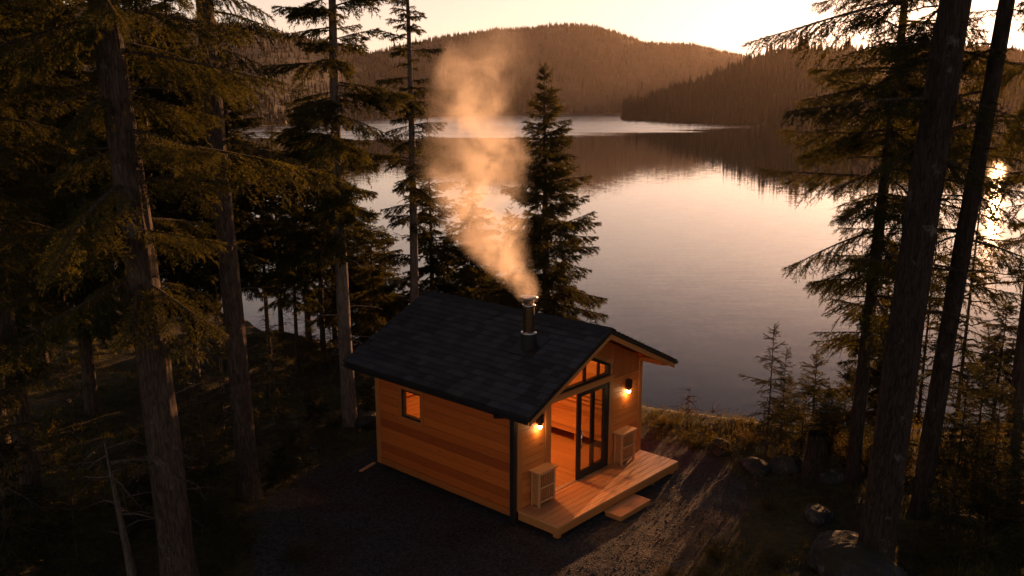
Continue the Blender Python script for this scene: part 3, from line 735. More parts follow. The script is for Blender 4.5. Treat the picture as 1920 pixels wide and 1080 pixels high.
# shingles: courses of separate tabs, one mesh
rngS = random.Random(4)
SV, SF, ST = [], [], []
xe = W_/2+OE+0.025; slope_len = xe*math.sqrt(1+SL*SL); nrow = 17; ex = slope_len/nrow
ct, stn = 1/math.sqrt(1+SL*SL), SL/math.sqrt(1+SL*SL)
for i in (-1, 1):
    for rrow in range(nrow):
        s0 = rrow*ex; s1 = s0+ex*1.02                        # measured down from the ridge
        y = -OF-0.02-rngS.random()*0.25
        while y < L_+OB+0.02:
            wd = rngS.choice((0.20, 0.25, 0.25, 0.30)); a, b = max(y, -OF-0.02), min(y+wd-0.006, L_+OB+0.02); y += wd
            if b-a < 0.01: continue
            lift = 0.020+rngS.random()*0.005; tone = rngS.random()
            o_ = len(SV)
            def P3(s, yy, hgt):
                x = s*ct; z = 3.351-s*stn
                return (W_/2+i*(x+hgt*stn), yy, z+hgt*ct)
            j = rngS.uniform(-0.004, 0.004)
            for (s, hh) in ((s0, 0.002), (s1+j, lift), (s1+j, -0.008)):
                SV += [P3(s, a, hh), P3(s, b, hh)]
            SF += [(o_, o_+1, o_+3, o_+2), (o_+2, o_+3, o_+5, o_+4), (o_, o_+2, o_+4), (o_+1, o_+5, o_+3)]; ST += [tone]*6
me = bpy.data.meshes.new('shingles'); me.from_pydata(SV, [], SF); me.materials.append(MT['shingle'])
a_ = me.attributes.new('tone', 'FLOAT', 'POINT'); a_.data.foreach_set('value', ST); me.update()
link('shingles', me, r_o)
rc = MB(); yy = -OF-0.03
while yy < L_+OB:
    y2 = min(yy+0.29, L_+OB+0.03)
    rc.prism([(2.1-0.14, 3.351-0.14*SL+.028), (2.1, 3.351+.035), (2.1+0.14, 3.351-0.14*SL+.028), (2.1+0.14, 3.351-0.14*SL+.012), (2.1, 3.351+.018), (2.1-0.14, 3.351-0.14*SL+.012)], yy, y2-0.004, 'y'); yy += 0.29
rco = rc.build('ridge_cap', MT['shingle'], r_o)
for yb in (-OF, L_+OB):                                       # barge boards
    w = MB(); yn = (yb-0.0, yb+0.034) if yb < 0 else (yb-0.034, yb)
    for i in (-1, 1):
        def rp(x, off): return (W_/2+i*x, 3.351-SL*x-off)
        w.prism([rp(0.001, 0.102), rp(xe-0.05, 0.102), rp(xe-0.05, 0.205), rp(0.001, 0.205)], yn[0], yn[1], 'y')
    w.build('barge_board', MT['trim_x'], r_o, bevel=0.004)
    w = MB(); 
    for i in (-1, 1):
        def rp(x, off): return (W_/2+i*x, 3.351-SL*x-off)
        yq = (yb-0.014, yb+0.03) if yb < 0 else (yb-.03, yb+.014)
        w.prism([rp(0.001, 0.018), rp(xe-0.02, 0.018), rp(xe-0.02, 0.10), rp(0.001, 0.10)], yq[0], yq[1], 'y')
    w.build('drip_edge', MT['black'], r_o)
w = MB(); w.box(2.04, 2.16, -OF+0.036, 0.0, soffit(2.1)-0.10, soffit(2.1)+0.01); w.build('ridge_beam', MT['trim_y'], r_o)
for xx in (0.02, W_-0.12):
    w = MB(); w.box(xx, xx+0.10, -OF+0.036, -0.034, soffit(xx+0.05)-0.10, soffit(xx+0.05)+0.0); w.build('rafter', MT['trim_y'], r_o)
w = MB(); w.box(W_+0.025, W_+OE-0.06, -OF+.04, -OF+0.10, soffit(W_+.2)-0.02, soffit(W_+.2)+0.08)
w.build('rafter', MT['trim_y'], r_o)
for i in (-1, 1):                                             # fascia boards and gutters along the eaves
    xx = W_/2+i*(W_/2+OE-0.01); ze = 3.351-SL*(W_/2+OE)
    w = MB(); w.box(min(xx, xx+i*0.02), max(xx, xx+i*0.02), -OF+.035, L_+OB-.035, ze-0.17, ze-0.03); w.build('fascia', MT['black'], r_o)
    g = MB(); gx = xx+i*0.075; pts = []
    for k in range(9):
        a = math.pi+math.pi*k/8; pts.append((gx+0.055*math.cos(a), ze-0.055+0.055*math.sin(a)))
    inn = [(gx+0.047*math.cos(math.pi+math.pi*k/8), ze-0.055+0.047*math.sin(math.pi+math.pi*k/8)) for k in range(9)][::-1]
    g.prism(pts+inn, -OF-0.0, L_+OB, 'y'); g.box(gx-0.05, gx+0.05, -OF+0.001, -OF+0.006, ze-0.108, ze-0.056); g.build('gutter', MT['black'], r_o)
# downspout at the near corner
w = MB(); gx = -OE-0.065; ze = 3.351-SL*(W_/2+OE)
w.tube([(gx, -0.1+0.25, ze-0.10), (gx, 0.15, ze-0.17), (-0.12, 0.075, ze-0.24), (-0.085, 0.045, ze-0.32)], 0.04, 12)
w.box(-0.115, -0.035, -0.03, 0.072, GZ+0.02, ze-0.27)
w.tube([(-0.075, 0.02, GZ+0.09), (-0.13, 0.0, GZ+0.05)], 0.045, 10)
w.build('downspout', MT['black'], cabin, bevel=0.008)

# chimney
cx_, cy_ = 1.17, 0.72; cz_ = roof_top(cx_)
ch = MB(); ch.lathe([(0.125, 0.33), (0.118, 0.335), (0.118, 0.86), (0.118, 0.862)], (cx_, cy_, cz_), 40)
cho = ch.build('chimney', MT['copper_steel'], cabin, smooth=True)
cho.modifiers.new('edges', 'EDGE_SPLIT')
w = MB(); w.lathe([(0.16, -0.16), (0.16, 0.27), (0.155, 0.285)], (cx_, cy_, cz_), 40); o = w.build('collar', MT['matte_black'], cho, smooth=True); o.modifiers.new('edges', 'EDGE_SPLIT')
for pr in ([(0.150, 0.286), (0.168, 0.289), (0.170, 0.315), (0.150, 0.328), (0.126, 0.331)], [(0.118, 0.858), (0.138, 0.861), (0.140, 0.885), (0.128, 0.897), (0.095, 0.899)]):
    w = MB(); w.lathe(pr, (cx_, cy_, cz_), 40); w.build('band', MT['steel'], cho, smooth=True)
w = MB(); w.lathe([(0.09, 0.86), (0.09, 0.90), (0.095, 0.90)], (cx_, cy_, cz_), 32)
for k in range(14):
    a = 2*math.pi*k/14; w.tube([(cx_+0.095*math.cos(a), cy_+0.095*math.sin(a), cz_+0.895), (cx_+0.095*math.cos(a), cy_+0.095*math.sin(a), cz_+1.02)], 0.013, 6)
w.lathe([(0.10, 1.0), (0.10, 1.025)], (cx_, cy_, cz_), 32); w.lathe([(0.075, 0.88), (0.075, 1.02)], (cx_, cy_, cz_), 24)
w.build('vent_cage', MT['copper_steel'], cho, smooth=False)
w = MB(); w.lathe([(0.11, 1.022), (0.185, 1.030), (0.19, 1.040), (0.15, 1.062), (0.07, 1.078), (0.005, 1.082)], (cx_, cy_, cz_), 40); w.build('cap', MT['steel'], cho, smooth=True)
fl = MB(); h = 0.034
ring = [(-0.27, -0.30), (0.34, -0.30), (0.34, 0.32), (-0.27, 0.32)]
fl.add([(cx_+a, cy_+b, roof_top(cx_+a)+h) for a, b in ring]+[(cx_+a, cy_+b, roof_top(cx_+a)+0.005) for a, b in ring], [(0, 1, 2, 3), (7, 6, 5, 4), (0, 4, 5, 1), (1, 5, 6, 2), (2, 6, 7, 3), (3, 7, 4, 0)])
fl.build('flashing', MT['black'], cho)

# wall lamps
for (x, zb) in ((0.60, 1.60), (3.62, 1.58)):
    w = MB(); w.box(x-0.055, x+0.055, -0.135, -0.023, zb+0.05, zb+0.24)
    w.lathe([(0.045, 0.0), (0.045, 0.055)], (x, -0.075, zb+0.0), 18)
    lamp = w.build('wall_lamp', MT['black'], cabin, bevel=0.004)
    w = MB(); w.lathe([(0.004, -0.075), (0.03, -0.066), (0.044, -0.04), (0.044, -0.018), (0.03, 0.004), (0.02, 0.01)], (x, -0.075, zb), 20)
    w.build('bulb', MT['bulb'], lamp, smooth=True)
    ld = bpy.data.lights.new('wall_lamp_light', 'POINT'); ld.energy = 1.05; ld.color = (1.0, 0.55, 0.20); ld.shadow_soft_size = 0.045
    lo = bpy.data.objects.new('wall_lamp_light', ld); COL.objects.link(lo); lo.location = (x, -0.10, zb-0.135); lo.parent = lamp

# deck
w = MB(); nb = 7; bw = (1.05-0.0)/nb
for k in range(nb): w.box(-0.0, W_, -1.05+k*bw+0.003, -1.05+(k+1)*bw-(0.003 if k < nb-1 else 0.038), -0.035, 0.0)
dk = w.build('deck', MT['deck'], cabin, bevel=0.003)
w = MB(); w.box(0.004, W_-0.004, -1.047, -1.02, -0.185, -0.037); w.box(0.004, 0.03, -1.018, -0.04, -0.185, -0.037); w.box(W_-0.03, W_-0.004, -1.018, -0.04, -0.185, -0.037)
w.build('fascia', MT['trim_x'], dk, bevel=0.003)
for xx in (0.06, 2.0, W_-0.15):
    w = MB(); w.box(xx, xx+0.10, -0.99, -0.87, GZ-0.08, -0.187); w.build('post', MT['trim_z'], dk)

# step, loose in front of the deck
st = tag(empty('deck_step', (1.95, -1.27, GZ)), 'low two-board wooden step on the gravel in front of the deck', 'step')
w = MB(); 
for k in range(2): w.box(-0.52, 0.52, -0.20+k*0.205, -0.20+k*0.205+0.198, 0.075, 0.11)
w.build('tread', MT['deck'], st, bevel=0.003)
w = MB(); w.box(-0.51, 0.51, -0.195, -0.165, 0.0, 0.073); w.box(-0.51, -0.48, -0.163, 0.19, 0.0, 0.073); w.box(0.48, 0.51, -0.163, 0.19, 0.0, 0.073); w.build('riser', MT['trim_x'], st)

# slatted wooden boxes on the deck
def slat_box(loc, label):
    r = tag(empty('slatted_box', loc), label, 'wooden box', 'slatted wooden boxes on the deck')
    hw, d, H = 0.25, 0.22, 0.70
    f = MB(); p = 0.045
    for xx in (-hw, hw-p):
        f.box(xx, xx+p, -d, -d+p, 0, H); f.box(xx, xx+p, -p, 0, 0, H)
    for zz in (0.07, 0.36, H-0.05): f.box(-hw+p, hw-p, -d+.004, -d+0.03, zz, zz+0.045)
    f.build('frame', MT['boxtop'], r, bevel=0.003)
    s = MB(); n = 7; g = (2*hw-2*p)/n
    for k in range(n): s.box(-hw+p+k*g+0.013, -hw+p+(k+1)*g-0.013, -d+0.036, -d+0.050, 0.05, H-0.006)
    m = 4; gy = (d-2*p)/m
    for k in range(m):
        for xx in (-hw+0.012, hw-0.026): s.box(xx, xx+0.014, -d+p+k*gy+0.002, -d+p+(k+1)*gy-0.002, 0.03, H-0.006)
    s.build('slats', MT['box'], r)
    b = MB(); b.box(-hw+0.05, hw-0.05, -d+0.065, -0.02, 0.02, H-0.01); b.build('panel', MT['dark_wood'], r)  # panel coloured dark to stand for shade in the slat gaps
    t = MB()
    for k in range(2): t.box(-hw-0.035, hw+0.035, -d-0.035+k*0.142, -d-0.035+k*0.142+0.139, H, H+0.028)
    t.build('lid', MT['boxtop'], r, bevel=0.003)
    return r
slat_box((0.62, -0.045, 0.0), 'slatted wooden box under the lamp left of the open doorway, nearer the downspout')
slat_box((3.40, -0.045, 0.0), 'slatted wooden box against the wall right of the black door leaf')
# short plank by the back corner of the side wall
pl = MB(); pl.box(-0.42, 0.10, -0.035, 0.035, 0.0, 0.03)
po = pl.build('loose_plank', MT['deck'], None, bevel=0.002); po.location = (-0.08, 4.32, gz(-0.2, 4.3)+0.01); po.rotation_euler = (0, 0, 0.25)
tag(po, 'short pale plank on the ground at the far bottom corner of the side wall', 'plank')

# ------------------------------------------------------------------ spruces
def unit(a): return a/(np.linalg.norm(a, axis=-1, keepdims=True)+1e-9)

def branch_template(Lb, rng, hang=0.6, nl=0.055, nw=0.012, tw_gap=0.075, sparse=1.0):
    """one spruce limb of length Lb along +x with drooping side twigs; needles as slim triangles. returns (wood V,F),(needle V)"""
    limb_t = np.linspace(0, 1, 9)
    wob = rng.uniform(-0.05, 0.05, 2)
    def limb(t): return np.stack([Lb*t, Lb*(wob[0]*np.sin(3*t)+wob[1]*t*t), Lb*(0.05*t-0.20*t*t+0.16*t**3.0)], -1)
    twigs = []                                              # start, dir, length, droop
    t = 0.10+rng.rand()*0.05
    while t < 0.995:
        for sgn in (-1, 1):
            if rng.rand() > 0.88*sparse: continue
            ln = (0.40*(1-t)**0.75*min(1.0, 0.35+1.9*t)*min(Lb, 2.2)+0.10)*rng.uniform(0.6, 1.25)
            an = sgn*rng.uniform(0.65, 1.15)*(1-0.35*t)
            dz = -rng.uniform(0.05, 1.1)*hang
            dr = np.array([math.cos(an), math.sin(an), dz]); dr /= np.linalg.norm(dr)
            twigs.append((limb(np.array([t]))[0], dr, ln, rng.uniform(0.1, 0.7)*hang))
        t += tw_gap/Lb*rng.uniform(0.7, 1.3)
    twigs.append((limb(np.array([0.8]))[0], np.array([1, 0, 0.05]), Lb*0.22, 0.0))
    S = []; Dv = []; Ln = []
    NV = []
    wv = []; wf = []; off = 0
    def stick(P, r0, r1):
        nonlocal off
        n = len(P); ang = np.array([0, 2.1, 4.2])
        t_ = unit(np.gradient(P, axis=0)); a = unit(np.cross(t_, np.array([0.05, 0.1, 1.0]))); b = np.cross(t_, a)
        rr = np.linspace(r0, r1, n)[:, None, None]
        ring = P[:, None]+rr*(a[:, None]*np.cos(ang)[None, :, None]+b[:, None]*np.sin(ang)[None, :, None])
        wv.append(ring.reshape(-1, 3))
        for i in range(n-1):
            for k in range(3): wf.append((off+i*3+k, off+i*3+(k+1) % 3, off+(i+1)*3+(k+1) % 3, off+(i+1)*3+k))
        off += n*3
    stick(limb(limb_t), 0.010+0.009*Lb, 0.003)
    def needles(P, T, n):
        """n needle bases P with twig direction T"""
        side = unit(rng.normal(size=(n, 3))); side = unit(side-(side*T).sum(-1, keepdims=True)*T)
        d = unit(T*rng.uniform(0.5, 1.0, (n, 1))+side*rng.uniform(0.55, 0.95, (n, 1)))
        w = unit(np.cross(d, rng.normal(size=(n, 3))))*nw*rng.uniform(0.7, 1.3, (n, 1))*0.5
        ln = nl*rng.uniform(0.7, 1.25, (n, 1))
        return np.stack([P-w, P+w, P+d*ln], 1)
    for (p, dr, ln, dp) in twigs:
        n = max(5, int(ln/0.0115)); q = (np.arange(n)+rng.rand(n)*0.8)/n*ln
        P = p+dr*q[:, None]; P[:, 2] -= dp*q*q
        T = np.repeat(dr[None], n, 0).copy(); T[:, 2] -= 2*dp*q; T = unit(T)
        NV.append(needles(P, T, n))
        if ln > 0.25:                                       # tertiary shoots
            for _ in range(int(ln/0.085)):
                q0 = rng.uniform(0.2, 0.9)*ln; a = rng.choice([-1, 1])*rng.uniform(.5, 1.0)
                side = unit(np.cross(dr, [0, 0, 1.0])); d2 = unit(dr*math.cos(a)+side*math.sin(a)+np.array([0, 0, -rng.uniform(0, .5)*hang]))
                l2 = min(0.22, (ln-q0)*0.6+0.04); m = max(4, int(l2/0.0125)); qq = rng.rand(m)*l2
                b0 = p+dr*q0; b0 = b0+np.array([0, 0, -dp*q0*q0])
                NV.append(needles(b0+d2*qq[:, None], np.repeat(d2[None], m, 0), m))
        k = np.linspace(0, ln, 4); P4 = p+dr*k[:, None]; P4[:, 2] -= dp*k*k
        stick(P4, 0.005, 0.002)
    n = int(Lb*0.7/0.012); tt = rng.uniform(0.3, 1.0, n); NV.append(needles(limb(tt), np.repeat(np.array([[1., 0, -.1]]), n, 0), n))
    return np.concatenate(wv), np.array(wf), np.concatenate(NV).reshape(-1, 3)

_bt = {}
CLASSES = [0.45, 0.8, 1.3, 1.9, 2.6]
def get_branch(Lb, rng, style):
    c = min(CLASSES, key=lambda k: abs(math.log(k/Lb))); i = rng.randint(3)
    key = (c, i, style)
    if key not in _bt:
        r = np.random.RandomState(int(c*100)+i*7+len(style)*31)
        kw = {'hang': dict(hang=0.95), 'full': dict(hang=0.55), 'thin': dict(hang=0.6, sparse=0.62, tw_gap=0.10), 'hangc': dict(hang=0.85, nl=0.07, nw=0.019, tw_gap=0.075), 'coarse': dict(hang=0.7, nl=0.085, nw=0.024, tw_gap=0.11)}[style]
        _bt[key] = branch_template(c, r, **kw)
    return _bt[key], c

AWAY = math.atan2(FH[1], FH[0])
def make_crown(name, H, z0, reach, seed, style='full', whorl=0.42, per=5, pitch=(0.45, -0.35), droop=0.25, gaps=0.12, taper=1.0, side=None, rough=0.25, inter=2):
    """spruce crown: whorls of limbs from z0 up to H; reach = longest limb; pitch from the top to the bottom of the crown"""
    rng = np.random.RandomState(seed)
    wv, wf, nv = [], [], []; off = 0
    z = z0
    def put(z, az, Lb, el):
        nonlocal off
        (bv, bf, nn), c = get_branch(Lb, rng, style); k = Lb/c
        ce, se = math.cos(el), math.sin(el); ca, sa = math.cos(az), math.sin(az); roll = rng.normal(0, .15)
        flip = rng.choice([-1, 1]); dk = droop*rng.uniform(0.5, 1.5)
        def tr(P):
            P = P*k; x, y, zz = P[:, 0], P[:, 1]*flip, P[:, 2]-dk*P[:, 0]**2/max(Lb, .4)*0.5
            y, zz = y*math.cos(roll)-zz*math.sin(roll), y*math.sin(roll)+zz*math.cos(roll)
            x, zz = x*ce-zz*se, x*se+zz*ce
            return np.stack([x*ca-y*sa, x*sa+y*ca, zz+z], -1)
        wv.append(tr(bv)); wf.append(bf+off); off += len(bv); nv.append(tr(nn))
    while z < H-0.12:
        f = (z-z0)/(H-z0)
        env = reach*(1-f)**taper*min(1.0, 0.55+2.2*f)+0.12
        n = max(3, int(round(per*rng.uniform(0.75, 1.25)))); a0 = rng.rand()*6.28
        el = pitch[0]*f**1.3+pitch[1]*(1-f)**1.0
        for i in range(n+inter):
            az = a0+i*2*math.pi/n+rng.normal(0, .25) if i < n else rng.rand()*6.28
            if rng.rand() < gaps: continue
            if side is not None and math.cos(az-side[0]) < side[1]: continue
            Lb = env*rng.uniform(1-2*rough, 1+rough)*(1.0 if i < n else 0.6)
            zz = z; z = zz+rng.uniform(-.12, .12) if i < n else zz+rng.uniform(0, whorl)
            put(z, az, max(0.15, Lb), el+rng.normal(0, .13)); z = zz
        z += whorl*rng.uniform(0.75, 1.25)*(1-0.45*f)
    # leader
    for i in range(3): 
        z = H-0.3+i*0.1; put(z, rng.rand()*6.28, 0.22, 0.9)
    z = H-0.42; put(z, 0, 0.45, 1.52)
    wv = np.concatenate(wv); nvv = np.concatenate(nv)
    tri = np.arange(len(nvv)).reshape(-1, 3)+len(wv)
    wfa = np.concatenate(wf)
    return np_mesh(name, np.concatenate([wv, nvv]), [wfa, tri], [MT['bark'], MT['needle']], np.concatenate([np.zeros(len(wfa), int), np.ones(len(tri), int)]))

def make_trunk(name, H, r0, seed, mat, sides=16, rings=40, furrow=0.03, sticks=18, zs=(0.5, 6.0), flare=0.35, top=None, stick_len=1.3):
    rng = np.random.RandomState(seed)
    top = top or H
    z = np.concatenate([[-0.5], np.linspace(0, 1.0, rings//5), np.linspace(1.0, top, rings)[1:]])
    a = np.linspace(0, 2*math.pi, sides, endpoint=False)
    zz, aa = np.meshgrid(z, a, indexing='ij')
    r = r0*np.clip(1-zz/H, 0.004, 1.2)**0.72
    r = r*(1+flare*np.exp(-np.clip(zz, -.3, 9)/0.28)*(0.6+0.4*np.cos(aa*4+seed)))
    r = r*(1+furrow*2.4*fbm(aa*sides/9.0+seed, zz*0.8, 3)+furrow*2*fbm(np.cos(aa)*2+9, zz*1.1+np.sin(aa)*2, 3))
    wx = 0.012*H*np.sin(zz*0.35+seed)*np.clip(zz/H, 0, 1)*0.5; wy = 0.012*H*np.cos(zz*0.29+seed*2)*np.clip(zz/H, 0, 1)*0.5
    V = np.stack([r*np.cos(aa)+wx, r*np.sin(aa)+wy, zz], -1).reshape(-1, 3)
    n, m = zz.shape; i = np.arange(n-1)[:, None]*m; j = np.arange(m)[None, :]
    F = np.stack([i+j, i+(j+1) % m, i+m+(j+1) % m, i+m+j], -1).reshape(-1, 4)
    Vs = [V]; Fs = [F]; off = len(V)
    mb = MB()
    for _ in range(sticks):                                 # dead, bare twigs left on the lower trunk
        zb = rng.uniform(*zs); az = rng.rand()*6.28; ln = rng.uniform(0.25, 1.0)*stick_len; rr = r0*max(.02, 1-zb/H)**.72
        p = np.array([math.cos(az), math.sin(az), 0]); pts = []
        for t in np.linspace(0, 1, 5): pts.append(p*(rr*0.7+ln*t)+np.array([rng.normal(0, .03), rng.normal(0, .03), zb-0.25*ln*t*t*rng.uniform(0, 2)+0.05*t]))
        mb.tube(pts, [0.018, 0.014, 0.010, 0.007, 0.003], 5)
        for _k in range(rng.randint(1, 4)):
            t = rng.randint(1, 4); q = pts[t]; d = p*rng.uniform(.1, .4)+rng.normal(0, .18, 3); mb.tube([q, q+d*0.5, q+d+np.array([0, 0, -.05])], [0.007, 0.005, 0.002], 4)
    if mb.v:
        mv = np.array(mb.v); q4 = np.array([f for f in mb.f if len(f) == 4])+off
        Vs.append(mv); Fs[0] = np.concatenate([Fs[0], q4])
    return np_mesh(name, np.concatenate(Vs), Fs, mat, smooth=True)

def place_tree(name, trunk, crown, base, lean_to=None, spin=0.0, scale=1.0, label=None, cat='tree', group=None, H=None):
    """lean_to: photo pixel the trunk passes through, at the base's own distance"""
    root = empty(name, tuple(base))
    axis = Vector((0, 0, 1))
    if lean_to is not None:
        r = ray(*lean_to); hb = (np.array(base)-CAM) @ FH; p = CAM+r*(hb/(r @ FH)); axis = Vector(p-np.array(base)).normalized()
    q = Vector((0, 0, 1)).rotation_difference(axis) @ Matrix.Rotation(spin, 3, 'Z').to_quaternion()
    root.rotation_mode = 'QUATERNION'; root.rotation_quaternion = q; root.scale = (scale,)*3
    tag(root, label, cat, group)
    if trunk: link('trunk', trunk, root)
    if crown: link('crown', crown, root)
    return root

# --- big spruce at left with the bare lower trunk
B = ground_px(338, 1092)
place_tree('spruce_tree', make_trunk('trunk', 25, 0.285, 1, MT['bark'], 60, 260, 0.035, 24, (1.5, 8.5), 0.25, top=14),
           make_crown('crown', 17, 4.4, 2.9, 21, 'hang', 0.72, 5, (0.0, -0.18), 0.35, 0.40, 0.5, rough=.4, inter=1), B, (197, 0), 0.3,
           label='massive grey-brown spruce trunk in the left foreground, the thickest on the left side')
# --- second left trunk
B = ground_px(468, 930)
place_tree('spruce_tree', make_trunk('trunk', 26, 0.215, 2, MT['bark'], 48, 200, 0.035, 14, (1.0, 5.5), 0.35, top=15),
           make_crown('crown', 17, 5.6, 2.1, 22, 'hang', 0.85, 4, (0.0, -0.15), 0.35, 0.42, 0.5, rough=.35, inter=1, side=(AWAY-1.1, -0.55)), B, (388, 0), 1.1,
           label='dark spruce with a straight bare trunk edged by sunlight, second thickest on the left')
# --- slim bare trunk left of the cabin
B = ground_px(656, 795)
place_tree('spruce_tree', make_trunk('trunk', 15.5, 0.185, 3, MT['bark_grey'], 24, 90, 0.03, 12, (2.0, 6.0), 0.3),
           make_crown('crown', 12.6, 5.0, 2.1, 24, 'hangc', 0.46, 5, (0.35, -0.2), 0.2, 0.20, 0.65, rough=.4, inter=1), B, (618, 0), 0.5,
           label='slender spruce with a long pale bare trunk just left of the cabin roof')
# --- slim trunk right behind the roof's back end
b = sd((773-960)/FPX*27*0.985, 26.4); b[2] = gz(b[0], b[1])
place_tree('spruce_tree', make_trunk('trunk', 13.5, 0.155, 4, MT['bark_grey'], 20, 70, 0.03, 14, (2.0, 6.5), 0.3),
           make_crown('crown', 12.4, 4.6, 1.5, 27, 'hangc', 0.46, 4, (0.4, -0.15), 0.2, 0.2, 0.72, rough=.35, inter=1), b, (765, 0), 0.9,
           label='narrow spruce with a bare trunk rising behind the back end of the roof ridge')
# --- full conical spruce right of the smoke
b = sd((1030-960)/FPX*27.5*0.985, 27.5); b[2] = gz(b[0], b[1])
Ht = 8.72-b[2]+0.15
place_tree('spruce_tree', make_trunk('trunk', Ht, 0.16, 5, MT['bark'], 16, 50, 0.03, 4, (.5, 2), 0.3),
           make_crown('crown', Ht, 1.2, 2.55, 31, 'hangc', 0.34, 6, (0.55, -0.22), 0.15, 0.06, 0.92, rough=.22, inter=3), b, (1022, 140), 0.2,
           label='full cone-shaped dark spruce standing against the lake right of the smoke')

# --- right side giants
B = ground_px(1637, 1078)
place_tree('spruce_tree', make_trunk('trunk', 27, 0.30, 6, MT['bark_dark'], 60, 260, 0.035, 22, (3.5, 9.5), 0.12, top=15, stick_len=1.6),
           make_crown('crown', 17, 6.4, 2.6, 36, 'hang', 0.8, 4, (0.0, -0.10), 0.22, 0.35, 0.45, rough=.4, inter=0, side=(AWAY-0.4, -0.5)), B, (1787, 0), 0.4,
           label='massive leaning spruce trunk in the right foreground, the thickest on the right side')
B = ground_px(1722, 968)
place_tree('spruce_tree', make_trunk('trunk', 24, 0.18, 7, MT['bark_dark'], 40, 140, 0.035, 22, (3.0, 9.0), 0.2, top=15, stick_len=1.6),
           make_crown('crown', 16, 4.0, 2.5, 37, 'hang', 0.75, 4, (0.1, -0.10), 0.22, 0.32, 0.5, rough=.4, inter=0, side=(AWAY-1.4, -0.6)), B, (1882, 0), 1.4,
           label='leaning dark spruce trunk right behind the thickest right-hand trunk')
B = ground_px(1598, 906)
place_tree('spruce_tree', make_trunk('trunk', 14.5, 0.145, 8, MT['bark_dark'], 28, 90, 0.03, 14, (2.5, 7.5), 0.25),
           make_crown('crown', 12.8, 3.2, 2.5, 38, 'hang', 0.52, 5, (0.25, -0.20), 0.22, 0.16, 0.5, rough=.45, inter=1), B, (1690, 0), 2.1,
           label='spruce with long ragged hanging limbs over the lake, left of the thickest right-hand trunk')

# ------------------------------------------------------------------ the woods round about: shared crowns and trunks
VAR = {}
def variant(key):
    if key in VAR: return VAR[key]
    k, i = key
    sd0 = 100+17*i+sum(map(ord, k))
    if k == 'mid':                                          # slim lakeside spruce, bare below
        r = (make_trunk('trunk', 10, 0.13, sd0, MT['bark'], 12, 40, 0.03, 10, (.6, 3.5), 0.3), make_crown('crown', 10, 2.6+0.7*i, 2.15, sd0, 'coarse', 0.40, 5, (0.5, -0.2), 0.25, 0.18, 0.65, rough=.4, inter=2), 10)
    elif k == 'dense':                                      # full dark spruce
        r = (make_trunk('trunk', 11, 0.16, sd0, MT['bark'], 12, 40, 0.03, 8, (.5, 3), 0.3), make_crown('crown', 11, 2.6, 2.2, sd0, 'coarse', 0.38, 6, (0.5, -0.3), 0.3, 0.12, 0.75, rough=.3, inter=2), 11)
    elif k == 'sap':                                        # young spruce
        r = (make_trunk('trunk', 3.2, 0.035, sd0, MT['bark'], 8, 16, 0.02, 3, (.2, .8), 0.1, stick_len=.4), make_crown('crown', 3.2, 0.35, 0.95, sd0, 'full', 0.22, 5, (0.6, -0.1), 0.15, 0.15, 0.8, rough=.3, inter=2), 3.2)
    elif k == 'thin':                                       # thin see-through spruce
        r = (make_trunk('trunk', 4, 0.032, sd0, MT['bark'], 8, 20, 0.02, 5, (.3, 1.5), 0.1, stick_len=.5), make_crown('crown', 4, 0.8, 0.85, sd0, 'thin', 0.26, 4, (0.5, -0.15), 0.15, 0.2, 0.6, rough=.35, inter=1), 4)
    VAR[key] = r
    return r
def wood_tree(kind, i, u, d, vtop, label, name='spruce_tree', group='spruces of the dark woods around the cabin', spin=None, base=None, wide=1.0):
    t, c, H = variant((kind, i))
    b = sd((u-960)/FPX*d*0.985, d) if base is None else base
    if base is None: b[2] = gz(b[0], b[1])-0.03
    hb = (np.array(b)-CAM) @ FH
    r = ray(u, vtop); zt = CAM[2]+r[2]/(r @ FH)*hb
    sc = max(0.05, (zt-b[2])/H)
    o = place_tree(name, t, c, b, None, spin if spin is not None else (u*0.37) % 6.28, sc, label, 'tree', group)
    o.scale = (sc*wide, sc*wide, sc)
    return o
